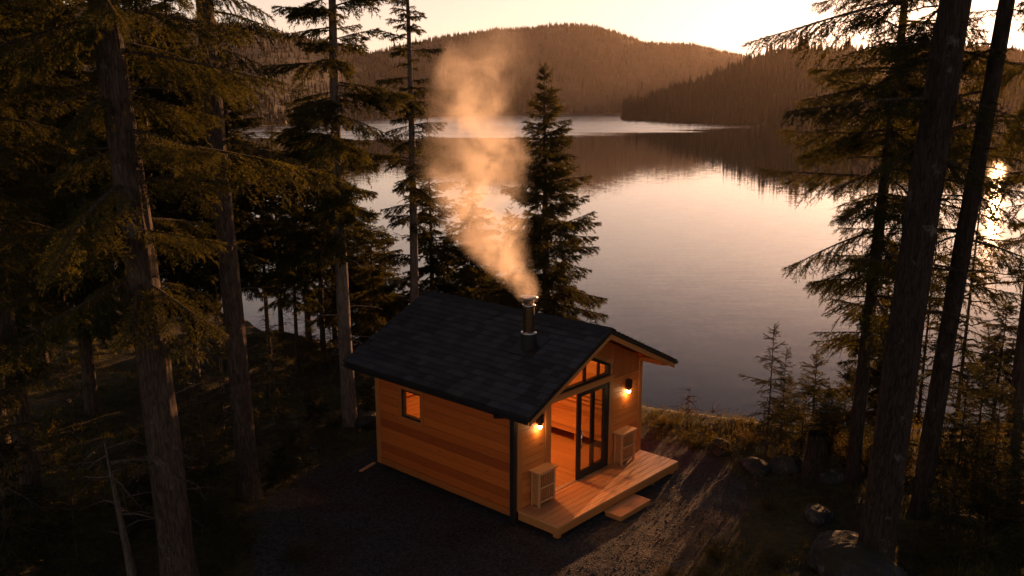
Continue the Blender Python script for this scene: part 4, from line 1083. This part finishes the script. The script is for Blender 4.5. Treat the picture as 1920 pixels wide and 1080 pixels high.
WOODS = [
 # left of the cabin, towards the lake
 ('mid', 0, 507, 31, 238, 'pointed spruce whose tip just reaches the far shoreline, left of the slender bare trunk'),
 ('mid', 1, 560, 29, 168, 'dark spruce with a broad crown against the lake, just left of the slender bare trunk'),
 ('mid', 2, 588, 27, 255, 'spruce with a thick straight trunk in the gap left of the slender bare trunk'),
 ('mid', 0, 642, 32, 345, 'bushy spruce half hidden behind the slender bare trunk beside the roof'),
 ('mid', 1, 690, 30, 395, 'low spruce with spread limbs over the bright water, right of the slender bare trunk'),
 ('mid', 2, 536, 26, 372, 'thin dark spruce trunk low in the gap right of the second thickest left trunk'),
 ('mid', 2, 716, 34, 430, 'small far spruce at the water left of the roof ridge end'),
 ('mid', 1, 612, 34, 262, 'far spruce close right behind the slender bare trunk, crown before the shoreline'),
 ('mid', 2, 665, 33, 440, 'bushy dark spruce low behind the cabin, left of the roof slope'),
 ('mid', 2, 480, 27, 300, 'thin-trunked spruce hugging the second thickest left trunk'),
 # behind the cabin, round the smoke
 ('mid', 1, 803, 29, 268, 'spruce with dark limbs close behind the trunk at the roof ridge end'),
 ('dense', 1, 882, 31, 318, 'spruce veiled by the smoke above the roof, tallest inside the plume'),
 ('mid', 0, 955, 30, 395, 'low spruce peeping out of the smoke beside the cone-shaped spruce'),
 ('dense', 0, 838, 32, 425, 'low bushy spruce behind the ridge in the left edge of the smoke'),
 ('mid', 2, 920, 33, 450, 'lowest spruce in the smoke directly behind the chimney'),
 # dark wood at far left
 ('dense', 0, 425, 28, 60, 'dense spruce filling the gap behind the second thickest left trunk'),
 ('dense', 1, 330, 24, -60, 'dense dark spruce filling the space between the two thickest left trunks'),
 ('dense', 0, 270, 30, -120, 'tall dense spruce behind the thickest left trunk'),
 ('dense', 1, 120, 22, -150, 'dense spruce with sunlit limbs left of the thickest left trunk'),
 ('dense', 0, 30, 26, -220, 'dense black spruce in the upper left corner'),
 ('dense', 1, 205, 35, -40, 'far dark spruce deep in the wood left of the thickest trunk'),
 ('dense', 0, -70, 19, -260, 'spruce at the left picture edge with limbs reaching into view'),
 ('dense', 1, 385, 36, 110, 'far spruce deep in the wood right of the thickest left trunk'),
 ('dense', 1, 80, 33, -60, 'far black spruce deep in the wood near the left edge'),
 # right side
 ('thin', 1, 1775, 25, 420, 'spruce standing between the two leaning right-hand trunks, low over the water'),
 ('thin', 0, 1852, 23, 300, 'spruce right of the leaning trunks, its limbs over the sun glitter'),
 ('mid', 2, 1925, 27, 560, 'low spruce near the right edge below the sun glitter'),
 ('mid', 2, 1690, 30, 470, 'short spruce at the water hidden between the two thick right-hand trunks'),
]
for k, i, u, d, v, lab in WOODS: wood_tree(k, i, u, d, v, lab)
for k, i, u, d, v, lab in [('sap', 0, 1512, 22.5, 705, 'bushy golden-lit young spruce against the water left of the stump'), ('sap', 1, 1562, 23.5, 660, 'bushy young spruce just left of the spruce with ragged hanging limbs'),
                           ('sap', 2, 1625, 24, 690, 'bushy young spruce between the ragged spruce and the thickest right trunk'), ('sap', 2, 1485, 23.5, 745, 'small young spruce at the water beside the two thin ones'),
                           ('thin', 1, 602, 25.5, 560, 'thin young spruce before the water just left of the slender bare trunk'), ('thin', 2, 690, 27, 545, 'thin young spruce before the water just right of the slender bare trunk'),
                           ('sap', 0, 560, 26, 600, 'young bushy spruce on the bank between the second thickest trunk and the slender one'), ('sap', 1, 672, 27.5, 610, 'young bushy spruce on the bank beside the left end of the roof'),
                           ('thin', 0, 628, 28, 585, 'thinnest young spruce on the bank behind the slender bare trunk')]:
    wood_tree(k, i, u, d, v, lab, 'young_spruce', 'young spruces in the undergrowth')
for k, i, u, d, v, lab in [('mid', 0, 2120, 20, 60, 'slim spruce just beyond the right picture edge, nearest to it'), ('mid', 1, 2290, 17, 150, 'slim spruce beyond the right picture edge, second from it'),
                           ('dense', 0, 2420, 23, 40, 'dense spruce well beyond the right picture edge'), ('sap', 1, 2200, 19, 640, 'young spruce beyond the right picture edge'), ('sap', 0, 2380, 18, 620, 'young bushy spruce well beyond the right picture edge')]:
    wood_tree(k, i, u, d, v, lab)
# trunks at the right edge and the left edge
B = ground_px(1893, 872)
place_tree('spruce_tree', make_trunk('trunk', 16, 0.16, 51, MT['bark'], 20, 60, 0.03, 18, (.8, 6), 0.25), make_crown('crown', 15, 5.0, 2.2, 52, 'hang', 0.7, 4, (0.2, -.15), .25, .3, .5, inter=0), B, (1935, 480), 0.3,
           label='dark spruce trunk at the right picture edge', group='spruces of the dark woods around the cabin')
B = ground_px(72, 1000)
place_tree('spruce_tree', make_trunk('trunk', 18, 0.19, 53, MT['bark'], 28, 120, 0.035, 22, (1, 6), 0.25), make_crown('crown', 16, 3.4, 2.3, 54, 'hang', 0.5, 5, (0.2, -.25), .35, .15, .55, inter=2), B, (8, 560), 0.8,
           label='brown spruce trunk at the far left edge, half hidden by young spruces', group='spruces of the dark woods around the cabin')
# young trees
YOUNG = [
 ('thin', 0, 1437, 852, 608, 'taller of the two thin young spruces against the water right of the cabin'),
 ('thin', 1, 1462, 858, 655, 'shorter of the two thin young spruces against the water right of the cabin'),
 ('thin', 2, 1588, 880, 690, 'thin young spruce close to the spruce with ragged hanging limbs'),
 ('sap', 0, 1545, 862, 730, 'young bushy spruce behind the black stump'),
 ('sap', 1, 1665, 870, 700, 'young spruce just left of the thickest right-hand trunk'),
 ('sap', 2, 1790, 930, 690, 'young spruce right of the second leaning trunk'),
 ('sap', 0, 1850, 985, 720, 'young spruce in the dark lower right undergrowth'),
 ('thin', 1, 1825, 890, 610, 'thin young spruce in the sunlit thicket at right'),
 ('sap', 1, 1910, 1060, 800, 'young spruce in the lower right corner'),
 ('sap', 2, 1770, 1060, 880, 'small young spruce right of the mossy boulder'),
 ('sap', 1, 25, 1085, 690, 'young spruce in the lower left corner'),
 ('sap', 2, 150, 1090, 840, 'young spruce left of the bare grey snag'),
 ('sap', 0, 270, 1010, 800, 'young spruce behind the bare grey snag'),
 ('sap', 0, 395, 985, 760, 'young spruce between the two thickest left trunks'),
 ('sap', 1, 540, 905, 770, 'young spruce right of the second thickest left trunk'),
 ('sap', 2, 430, 1060, 905, 'young spruce at the dark lower edge right of the thickest left trunk'),
 ('thin', 2, 360, 900, 640, 'thin young spruce in the gap between the thickest left trunks'),
 ('thin', 0, 520, 815, 610, 'thin young spruce in the gap left of the slender bare trunk'),
 ('sap', 0, 590, 800, 700, 'young spruce at the wood edge behind the mossy clearing'),
 ('sap', 2, 690, 770, 690, 'young spruce at the back corner of the cabin'),
 ('thin', 1, 425, 880, 560, 'thin young spruce close left of the second thickest trunk'),
]
for k, i, u, vb, vt, lab in YOUNG:
    b = ground_px(u, vb); wood_tree(k, i, u, 0, vt, lab, 'young_spruce', 'young spruces in the undergrowth', base=b)

# bare stems and the grey snag
def stem(name, px, top, r, seed, label, sticks=8, mat='bark_grey', stick_len=0.9, cat='tree', group=None):
    b = ground_px(*px); hb = (b-CAM) @ FH; q = ray(*top); p = CAM+q*(hb/(q @ FH)); H = float(np.linalg.norm(p-b))
    place_tree(name, make_trunk('trunk', H*1.02, r, seed, MT[mat], 10, 30, 0.03, sticks, (H*0.25, H*0.95), 0.2, stick_len=stick_len), None, b, top, seed, 1.0, label, cat, group)
stem('dead_snag', (248, 1077), (196, 822), 0.075, 61, 'bare grey snag with broken side branches in front of the thickest left trunk', 16, 'deadwood', 1.5)
stem('pole_tree', (392, 905), (362, 700), 0.022, 62, 'thin pale stem leaning in the gap right of the thickest left trunk', 6, 'deadwood', .5)
stem('pole_tree', (425, 790), (402, 520), 0.024, 63, 'thin pale stem just left of the second thickest left trunk', 8, 'deadwood', .5)
stem('pole_tree', (508, 770), (498, 560), 0.022, 64, 'thin pale stem right of the second thickest left trunk', 8, 'deadwood', .5)
stem('bare_sapling', (1289, 800), (1293, 725), 0.013, 65, 'leafless little sapling on the grassy edge against the lake', 14, 'bark_grey', .28)
stem('bare_sapling', (1330, 822), (1336, 765), 0.009, 66, 'thin leafless twig on the bank right of the taller bare sapling', 8, 'bark_grey', .2)
# fallen dead branch by the snag
mb = MB(); b = ground_px(112, 935); rr = np.random.RandomState(5)
P0 = b+np.array([0, 0, 0.25]); P1 = P0+np.array(RT)*0.8+np.array([0, 0, 0.75]); mid = (P0+P1)/2+np.array([0, 0, .08])
mb.tube([P0-b, mid-b, P1-b], [0.012, 0.022, 0.03], 6)
for k in range(12):
    t = rr.uniform(0.1, .9); q = P0*(1-t)+P1*t-b; dd = rr.normal(0, .28, 3)+np.array([0, 0, -.12]); mb.tube([q, q+dd*.6, q+dd], [0.009, 0.006, 0.003], 4)
o = mb.build('fallen_branch', MT['deadwood']); o.location = tuple(b); tag(o, 'bare forked dead branch propped left of the grey snag', 'branch')

# ------------------------------------------------------------------ shrubs
def shrub_mesh(seed, H=1.0, R=0.6, n_st=16, n_lf=1300, ls=0.042, mat='leafy'):
    rng = np.random.RandomState(seed); mb = MB(); ends = []
    for i in range(n_st):
        az = rng.rand()*6.28; rr = R*rng.uniform(0.3, 1.0); h = H*rng.uniform(0.5, 1.0)
        pts = [np.array([math.cos(az)*rr*t**1.4, math.sin(az)*rr*t**1.4, h*t-0.15*h*t*t])+rng.normal(0, .02, 3)*(t > 0) for t in np.linspace(0, 1, 5)]
        mb.tube(pts, [0.012, 0.009, 0.007, 0.005, 0.003], 5)
        for k in range(4):
            q = pts[rng.randint(1, 5)]; d = rng.normal(0, .16, 3)*R/0.6; mb.tube([q, q+d], [0.005, 0.002], 4); ends += [(q, q+d)]
        ends += [(pts[2], pts[4])]*2+[(pts[1], pts[3])]
    P = []
    for j in range(n_lf):
        a, b = ends[rng.randint(len(ends))]; P.append(a+(b-a)*rng.uniform(.15, 1.1)+rng.normal(0, .035, 3))
    P = np.array(P); P[:, 2] = np.maximum(P[:, 2], 0.02)
    d = unit(rng.normal(size=(n_lf, 3))+np.array([0, 0, -.2])); s = unit(np.cross(d, rng.normal(size=(n_lf, 3)))); l = ls*rng.uniform(.6, 1.3, (n_lf, 1))
    V = np.stack([P, P+d*l*.5+s*l*.32, P+d*l, P+d*l*.5-s*l*.32], 1).reshape(-1, 3)
    mv = np.array(mb.v); q4 = np.array([f for f in mb.f if len(f) == 4])
    lf = np.arange(len(V)).reshape(-1, 4)+len(mv)
    return (np_mesh('stems', mv, q4, MT['bark']), np_mesh('leaves', V, np.arange(len(V)).reshape(-1, 4), MT[mat]))
SH = [shrub_mesh(1), shrub_mesh(2, 1.4, 0.7, 14, 1500), shrub_mesh(3, 0.6, 0.6, 20, 1500, 0.035), shrub_mesh(4, 1.9, 0.6, 10, 1300, 0.05)]
SHRUBS = [
 (1303, 840, 2, 1.0, 'dark rounded bush on the grassy edge right of the cabin'),
 (1240, 800, 2, 0.7, 'low bush on the bank close to the right corner of the cabin'),
 (1259, 802, 0, 0.42, 'small leafy sprig standing on the bank beside the bare sapling'),
 (1360, 850, 2, 0.9, 'low dark bush on the bank left of the two thin young spruces'),
 (1405, 842, 0, 0.8, 'leafy bush at the foot of the two thin young spruces, left side'),
 (1478, 868, 0, 0.9, 'leafy bush at the foot of the two thin young spruces, right side'),
 (1500, 850, 3, 1.0, 'tall sunlit leafy shrub against the water left of the stump'),
 (1555, 855, 3, 1.1, 'tall sunlit leafy shrub against the water behind the stump'),
 (1580, 880, 1, 0.9, 'leafy shrub between the stump and the spruce with ragged limbs'),
 (1625, 890, 1, 0.9, 'leafy shrub at the foot of the spruce with ragged limbs'),
 (1690, 905, 1, 1.0, 'leafy shrub between the two leaning right-hand trunks'),
 (1760, 890, 3, 1.0, 'tall golden shrub right of the second leaning trunk'),
 (1790, 950, 1, 1.1, 'shrub glinting with sun right of the second leaning trunk'),
 (1840, 910, 3, 1.1, 'tall shrub glinting near the dark right edge'),
 (1870, 1000, 1, 1.1, 'broad dark shrub low in the right undergrowth'),
 (1900, 950, 0, 1.3, 'dark shrub at the foot of the right edge trunk'),
 (1800, 1040, 2, 1.1, 'low shrub behind the mossy boulder at right'),
 (1440, 955, 2, 0.55, 'small low bush on the mossy patch right of the gravel'),
 (1340, 1045, 2, 0.75, 'grassy low bush at the bottom edge right of the gravel'),
 (1450, 1060, 2, 0.7, 'low bush left of the mossy boulder'),
 (1250, 1085, 2, 0.5, 'low tuft of leaves at the bottom edge of the gravel'),
 (560, 850, 0, 0.8, 'leafy bush at the left border of the gravel'),
 (520, 905, 2, 1.0, 'low bush at the foot of the second thickest left trunk'),
 (625, 800, 2, 0.8, 'low bush left of the slender bare trunk'),
 (475, 830, 1, 0.9, 'shrub behind the second thickest left trunk'),
 (400, 930, 1, 0.9, 'shrub in the shade between the two thickest left trunks'),
 (450, 1020, 2, 1.1, 'low bush in the dark lower left, right of the thickest trunk'),
 (180, 980, 1, 1.0, 'shrub in the shade behind the grey snag'),
 (60, 1040, 0, 1.2, 'leafy shrub in the lower left corner, blurred'),
 (560, 1050, 2, 0.8, 'low bush at the bottom left border of the gravel'),
 (300, 920, 1, 1.1, 'shrub behind the thickest left trunk'),
 (100, 900, 3, 1.0, 'tall shrub left of the dead branch'),
]
for j, (u, v, k, sc, lab) in enumerate(SHRUBS):
    b = ground_px(u, v); r = tag(empty('shrub', (b[0], b[1], b[2]-0.02)), lab, 'shrub', 'shrubs in the undergrowth')
    r.rotation_euler = (0, 0, j*1.7); r.scale = (sc*.9, sc*.9, sc*.9)
    link('stems', SH[k][0], r); link('leaves', SH[k][1], r)

# ------------------------------------------------------------------ rocks, stump, log
def rock(px, size, seed, label, mat='rock', sink=0.3, n=28):
    rng = np.random.RandomState(seed)
    th = np.linspace(0, math.pi, n); ph = np.linspace(0, 2*math.pi, n*2, endpoint=False)
    T, P = np.meshgrid(th, ph, indexing='ij')
    d = np.stack([np.sin(T)*np.cos(P), np.sin(T)*np.sin(P), np.cos(T)], -1)
    # soft angular facets plus lumps
    pl = unit(rng.normal(size=(11, 3))); ln = rng.uniform(0.62, 0.95, 11)
    rad = np.ones(d.shape[:2])
    for q, l in zip(pl, ln):
        c = d @ q; rad = np.minimum(rad, np.where(c > 0.05, l/np.maximum(c, .05), 9))
    rad = rad*(1+0.10*fbm(d[..., 0]*2+seed, d[..., 1]*2+d[..., 2]*2, 4)+0.05*fbm(d[..., 0]*6, d[..., 1]*6+d[..., 2]*5+seed, 3)+0.03*fbm(d[..., 0]*16+d[..., 2]*9, d[..., 1]*16+seed, 3))
    V = (d*rad[..., None]*np.array(size)).reshape(-1, 3); m = n*2
    i = np.arange(n-1)[:, None]*m; j = np.arange(m)[None, :]
    F = np.stack([i+j, i+m+j, i+m+(j+1) % m, i+(j+1) % m], -1).reshape(-1, 4)
    b = ground_px(*px); o = link('rock', np_mesh('rock', V, F, MT[mat], smooth=True)); o.location = (b[0], b[1], b[2]+size[2]*(0.5-sink)); o.rotation_euler = (0, 0, rng.rand()*6)
    tag(o, label, 'rock')
rock((1610, 1082), (1.15, 0.85, 0.55), 3, 'large mossy boulder behind the thickest right-hand trunk at the bottom', 'rock', 0.35, 40)
rock((1535, 972), (0.40, 0.30, 0.20), 5, 'flat grey stone on the moss right of the gravel', 'rock_bare', 0.2)
rock((1566, 898), (0.50, 0.36, 0.17), 7, 'pale flat stone lying between the stump and a spruce trunk', 'rock_bare', 0.2)
rock((1415, 880), (0.42, 0.30, 0.20), 9, 'mossy stone at the right border of the gravel near the bank', 'rock', 0.3)
rock((1350, 846), (0.36, 0.28, 0.24), 10, 'dark stone on the bank beside the rounded bush', 'rock', 0.3)
rock((1475, 880), (0.5, 0.4, 0.28), 12, 'dark mossy stone left of the stump', 'rock', 0.3)
rock((590, 842), (0.17, 0.13, 0.10), 13, 'small pale stone on the moss left of the cabin', 'rock_bare', 0.2)
rock((555, 872), (0.3, 0.22, 0.12), 14, 'low mossy stone at the left border of the gravel', 'rock', 0.3)
rock((690, 795), (0.5, 0.4, 0.25), 15, 'dark stone beside the foot of the slender bare trunk', 'rock', 0.3)
rock((600, 1000), (0.14, 0.10, 0.06), 16, 'small stone on the dark gravel at lower left', 'rock_bare', 0.3)
rock((1745, 935), (0.4, 0.3, 0.2), 17, 'dark stone at the foot of the second leaning trunk', 'rock', 0.3)
sb = ground_px(1526, 893)
st_ = tag(empty('tree_stump', tuple(sb)), 'black weathered tree stump standing on the mossy bank', 'stump')
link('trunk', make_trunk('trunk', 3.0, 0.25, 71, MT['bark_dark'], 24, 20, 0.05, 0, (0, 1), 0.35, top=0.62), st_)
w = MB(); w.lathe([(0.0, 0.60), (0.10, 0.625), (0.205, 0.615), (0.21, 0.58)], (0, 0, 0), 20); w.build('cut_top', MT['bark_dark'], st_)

# ------------------------------------------------------------------ grass, low growth, pebbles
rngG = np.random.RandomState(77)
def scatter(n, u0, u1, v0, v1, keep):
    """ground points as densely as the eye sees them"""
    out = []
    while len(out) < n:
        d = rngG.uniform(8.0, 30.0, 4000); u = rngG.uniform(u0, u1, 4000); s = (u-960)/FPX*d
        z = terrain(s, d); x = CAM[0]+RT[0]*s+FH[0]*d; y = CAM[1]+RT[1]*s+FH[1]*d
        ok = keep(x, y, s, d, z) > rngG.rand(4000)
        for q in np.nonzero(ok)[0]: out.append((x[q], y[q], z[q]))
    return np.array(out[:n])
def not_cabin(x, y): return ~((x > -0.15) & (x < W_+0.15) & (y > -1.2) & (y < L_+0.15))
def keep_grass(x, y, s, d, z):
    g = 1-gravel_mask(x, y); e = np.interp(s, ES, EE)
    patch = np.clip((vnoise(x*0.8+3, y*0.8)+0.18)*3, 0, 1)
    near_edge = np.exp(-np.abs(d-e+0.6)/1.2)
    return g**2*(z > -2.2)*np.clip(patch*0.6+near_edge*0.9, 0, 1)*not_cabin(x, y)
def blades(P, per, h0, h1, w, lean=0.5):
    n = len(P)*per; B = np.repeat(P, per, 0)+np.concatenate([rngG.normal(0, .045, (n, 2)), np.full((n, 1), -0.02)], 1)
    h = np.repeat(rngG.uniform(h0, h1, len(P)), per)*rngG.uniform(.5, 1.15, n); az = rngG.rand(n)*6.28; ln = rngG.uniform(.1, 1, n)*lean
    d = np.stack([np.cos(az), np.sin(az), np.zeros(n)], -1); s = np.stack([-np.sin(az), np.cos(az), np.zeros(n)], -1)*(w/2)
    m = B+d*(h*ln*.3)[:, None]+np.array([0, 0, 1])*(h*.6)[:, None]; t = B+d*(h*ln)[:, None]+np.array([0, 0, 1])*(h*(1-.25*ln))[:, None]
    V = np.stack([B-s, B+s, m+s*.7, m-s*.7, t], 1).reshape(-1, 3); b = np.arange(n)*5
    return V, [np.stack([b, b+1, b+2, b+3], -1), np.stack([b+3, b+2, b+4], -1)]
P = scatter(11500, -500, 2700, 0, 0, keep_grass)
V, F = blades(P, 9, 0.07, 0.24, 0.010)
tag(link('grass', np_mesh('grass', V, F, MT['grass'])), 'short dry grass in tufts along the bank and on the moss', 'grass', kind='stuff')
def keep_low(x, y, s, d, z):
    return (1-gravel_mask(x, y))**2*(z > -3.5)*np.clip((vnoise(x*0.6+30, y*0.6+8)+0.22)*2.5, 0, 1)*not_cabin(x, y)
P = scatter(42000, -600, 2700, 0, 0, keep_low)
n = len(P); hh = np.abs(rngG.normal(0, .13, n)); P = P+np.stack([rngG.normal(0, .05, n), rngG.normal(0, .05, n), hh], -1)
d_ = unit(rngG.normal(size=(n, 3))); s_ = unit(np.cross(d_, rngG.normal(size=(n, 3)))); l_ = 0.045*rngG.uniform(.5, 1.3, (n, 1))
V = np.stack([P, P+d_*l_*.5+s_*l_*.3, P+d_*l_, P+d_*l_*.5-s_*l_*.3], 1).reshape(-1, 3)
tag(link('low_growth', np_mesh('low_growth', V, np.arange(len(V)).reshape(-1, 4), MT['leafy'])), 'low leafy ground cover under the trees', 'ground cover', kind='stuff')
def keep_peb(x, y, s, d, z): return gravel_mask(x, y)**2*not_cabin(x, y)
P = scatter(9000, 300, 1600, 0, 0, keep_peb)
n = len(P); r_ = 0.008+0.02*rngG.rand(n)**5
oct_ = np.array([[1, 0, 0], [0, 1, 0], [-1, 0, 0], [0, -1, 0], [0, 0, .7], [0, 0, -.7]]); of = np.array([[0, 1, 4], [1, 2, 4], [2, 3, 4], [3, 0, 4], [1, 0, 5], [2, 1, 5], [3, 2, 5], [0, 3, 5]])
V = (P[:, None]+oct_[None]*r_[:, None, None]*rngG.uniform(.6, 1.3, (n, 6, 3))); F = (np.arange(n)*6)[:, None, None]+of[None]
tag(link('gravel', np_mesh('gravel', V.reshape(-1, 3), F.reshape(-1, 3), MT['rock_bare'], smooth=True)), 'loose dark gravel stones on the yard', 'gravel', kind='stuff')

# needle and twig litter blown over the yard and the roof
def litter(name, P, N_, label):
    n = len(P); d = rngG.normal(size=(n, 3)); d = unit(d-(d*N_).sum(-1, keepdims=True)*N_); s2 = np.cross(N_, d)
    l = rngG.uniform(.02, .07, (n, 1))*(1+2.5*(rngG.rand(n, 1) > 0.96)); w2 = rngG.uniform(.003, .008, (n, 1)); P = P+N_*0.010
    V = np.stack([P-s2*w2, P+d*l*.5-s2*w2+N_*.006, P+d*l, P+d*l*.5+s2*w2+N_*.006], 1).reshape(-1, 3)
    tag(link(name, np_mesh(name, V, np.arange(len(V)).reshape(-1, 4), MT['litter'])), label, 'litter', kind='stuff')
MT['litter'] = plain('needle_litter', (0.11, 0.062, 0.026), 0.9, 0, 0.5, 3.0)
P = scatter(5200, 300, 1650, 0, 0, lambda x, y, s, d, z: (gravel_mask(x, y) > .02)*not_cabin(x, y)*np.clip(vnoise(x*.9, y*.9+7)*2+.45, 0.04, 1))
litter('needle_litter', P, np.repeat(np.array([[0, 0, 1.]]), len(P), 0), 'brown needles and bits of twig scattered over the gravel')
n = 420; t_ = rngG.uniform(-1, 1, n); xx = W_/2+np.sign(t_)*np.abs(t_)**.7*(W_/2+OE-.05); yy = rngG.uniform(-OF, L_+OB, n)
P = np.stack([xx, yy, 3.351-SL*np.abs(xx-W_/2)+.012], -1); N_ = unit(np.stack([np.sign(xx-W_/2)*SL, np.zeros(n), np.ones(n)], -1))
litter('roof_litter', P, N_, 'fallen brown needles lying on the dark shingles')

# ------------------------------------------------------------------ smoke from the chimney
def build_smoke():
    z0 = cz_+0.92; org = np.array([cx_, cy_, z0]); dep = (org-CAM) @ FW
    Hs = 5.6
    # height fraction, sideways offset (m), radius (m), strength
    K = [(0.00, 0.00, 0.17, 1.0), (0.06, -0.20, 0.42, 1.0), (0.13, -0.50, 0.58, 1.0), (0.22, -0.78, 0.64, 1.0), (0.34, -1.0, 0.80, 0.55), (0.45, -1.06, 1.00, 0.40), (0.55, -1.05, 0.98, 0.30),
         (0.66, -1.08, 0.85, 0.27), (0.75, -0.95, 0.90, 0.22), (0.85, -0.80, 0.85, 0.13), (0.94, -0.65, 0.75, 0.06), (1.0, -0.7, 0.4, 0.0)]
    mb = MB(); pts = [(k[1], 0, k[0]*Hs) for k in K]; rad = [k[2]*1.35+0.08 for k in K]
    n = 20; vs = []; fs = []
    for (p, r) in zip(pts, rad):
        for j in range(n): a = 2*math.pi*j/n; vs.append((p[0]+r*math.cos(a), r*math.sin(a), p[2]))
    for i in range(len(pts)-1):
        for j in range(n): fs.append((i*n+j, i*n+(j+1) % n, (i+1)*n+(j+1) % n, (i+1)*n+j))
    fs += [tuple(range(n))[::-1], tuple(range((len(pts)-1)*n, len(pts)*n))]
    mb.add(vs, fs)
    m = bpy.data.materials.new('smoke'); m.use_nodes = True; nt = m.node_tree; N, L = nt.nodes, nt.links
    N.remove(N['Principled BSDF'])
    pv = N.new('ShaderNodeVolumePrincipled'); L.new(pv.outputs[0], N['Material Output'].inputs['Volume'])
    pv.inputs['Color'].default_value = (0.95, 0.87, 0.78, 1); pv.inputs['Anisotropy'].default_value = 0.45
    tc = N.new('ShaderNodeTexCoord')
    # turbulent displacement of the sample point
    nz = nd(nt, 'ShaderNodeTexNoise', i_Scale=0.9, i_Detail=2.0); L.new(tc.outputs['Object'], nz.inputs['Vector'])
    dv = N.new('ShaderNodeVectorMath'); dv.operation = 'SUBTRACT'; L.new(nz.outputs['Color'], dv.inputs[0]); dv.inputs[1].default_value = (.5, .5, .5)
    sp0 = N.new('ShaderNodeSeparateXYZ'); L.new(tc.outputs['Object'], sp0.inputs[0])
    amp = nd(nt, 'ShaderNodeMapRange', i_1=0.0, i_2=2.0, i_3=0.15, i_4=1.5); L.new(sp0.outputs['Z'], amp.inputs[0])
    ds = N.new('ShaderNodeVectorMath'); ds.operation = 'SCALE'; L.new(dv.outputs[0], ds.inputs[0]); L.new(amp.outputs[0], ds.inputs['Scale'])
    ad = N.new('ShaderNodeVectorMath'); ad.operation = 'ADD'; L.new(tc.outputs['Object'], ad.inputs[0]); L.new(ds.outputs[0], ad.inputs[1])
    sp = N.new('ShaderNodeSeparateXYZ'); L.new(ad.outputs[0], sp.inputs[0])
    t = mathn(nt, 'DIVIDE', sp.outputs['Z'], Hs, True)
    def curve(idx, lo, hi):
        c = N.new('ShaderNodeFloatCurve'); cu = c.mapping.curves[0]
        f = lambda k: (k[idx]-lo)/(hi-lo)
        cu.points[0].location = (K[0][0], f(K[0])); cu.points[1].location = (1.0, f(K[-1]))
        for k in K[1:-1]: cu.points.new(k[0], f(k))
        c.mapping.update(); L.new(t, c.inputs['Value'])
        return mathn(nt, 'ADD', mathn(nt, 'MULTIPLY', c.outputs[0], hi-lo), lo)
    ox = curve(1, -1.3, 0.2); rr = curve(2, 0.0, 1.2); ss = curve(3, 0.0, 1.0)
    dx = mathn(nt, 'SUBTRACT', sp.outputs['X'], ox); dy = sp.outputs['Y']
    dist = mathn(nt, 'DIVIDE', mathn(nt, 'SQRT', mathn(nt, 'ADD', mathn(nt, 'MULTIPLY', dx, dx), mathn(nt, 'MULTIPLY', dy, dy))), rr)
    fall = nd(nt, 'ShaderNodeMapRange', interpolation_type='SMOOTHSTEP', i_1=1.15, i_2=0.05, i_3=0.0, i_4=1.15); L.new(dist, fall.inputs[0])
    n2 = nd(nt, 'ShaderNodeTexNoise', i_Scale=1.9, i_Detail=5.0, i_Roughness=0.55, i_Distortion=0.3); L.new(ad.outputs[0], n2.inputs['Vector'])
    wz = nd(nt, 'ShaderNodeMapRange', i_1=0.38, i_2=0.70, i_3=0.0, i_4=1.6); L.new(n2.outputs['Fac'], wz.inputs[0])
    dn = mathn(nt, 'MULTIPLY', mathn(nt, 'MULTIPLY', fall.outputs[0], wz.outputs[0]), mathn(nt, 'MULTIPLY', ss, 2.5))
    L.new(dn, pv.inputs['Density'])
    m.cycles.volume_step_rate = 0.35
    o = mb.build('smoke', m); o.location = tuple(org)
    o.rotation_euler = (0, 0, math.atan2(RT[1], RT[0]))
    tag(o, 'orange backlit plume of smoke rising from the chimney', 'smoke', kind='stuff')
build_smoke()

# ------------------------------------------------------------------ evening haze over the lake
def build_haze():
    mb = MB(); S = 2480.0
    c = [sd(-S, -300), sd(S, -300), sd(S, S), sd(-S, S)]
    mb.prism([(p[0], p[1]) for p in c], -11.0, 185.0, 'z')
    m = bpy.data.materials.new('haze'); m.use_nodes = True; nt = m.node_tree
    nt.nodes.remove(nt.nodes['Principled BSDF'])
    pv = nt.nodes.new('ShaderNodeVolumePrincipled'); nt.links.new(pv.outputs[0], nt.nodes['Material Output'].inputs['Volume'])
    pv.inputs['Color'].default_value = (0.84, 0.70, 0.60, 1); pv.inputs['Density'].default_value = 0.00005; pv.inputs['Anisotropy'].default_value = 0.6
    o = mb.build('haze', m); tag(o, 'thin warm evening haze over the lake', 'haze', kind='stuff')
build_haze()
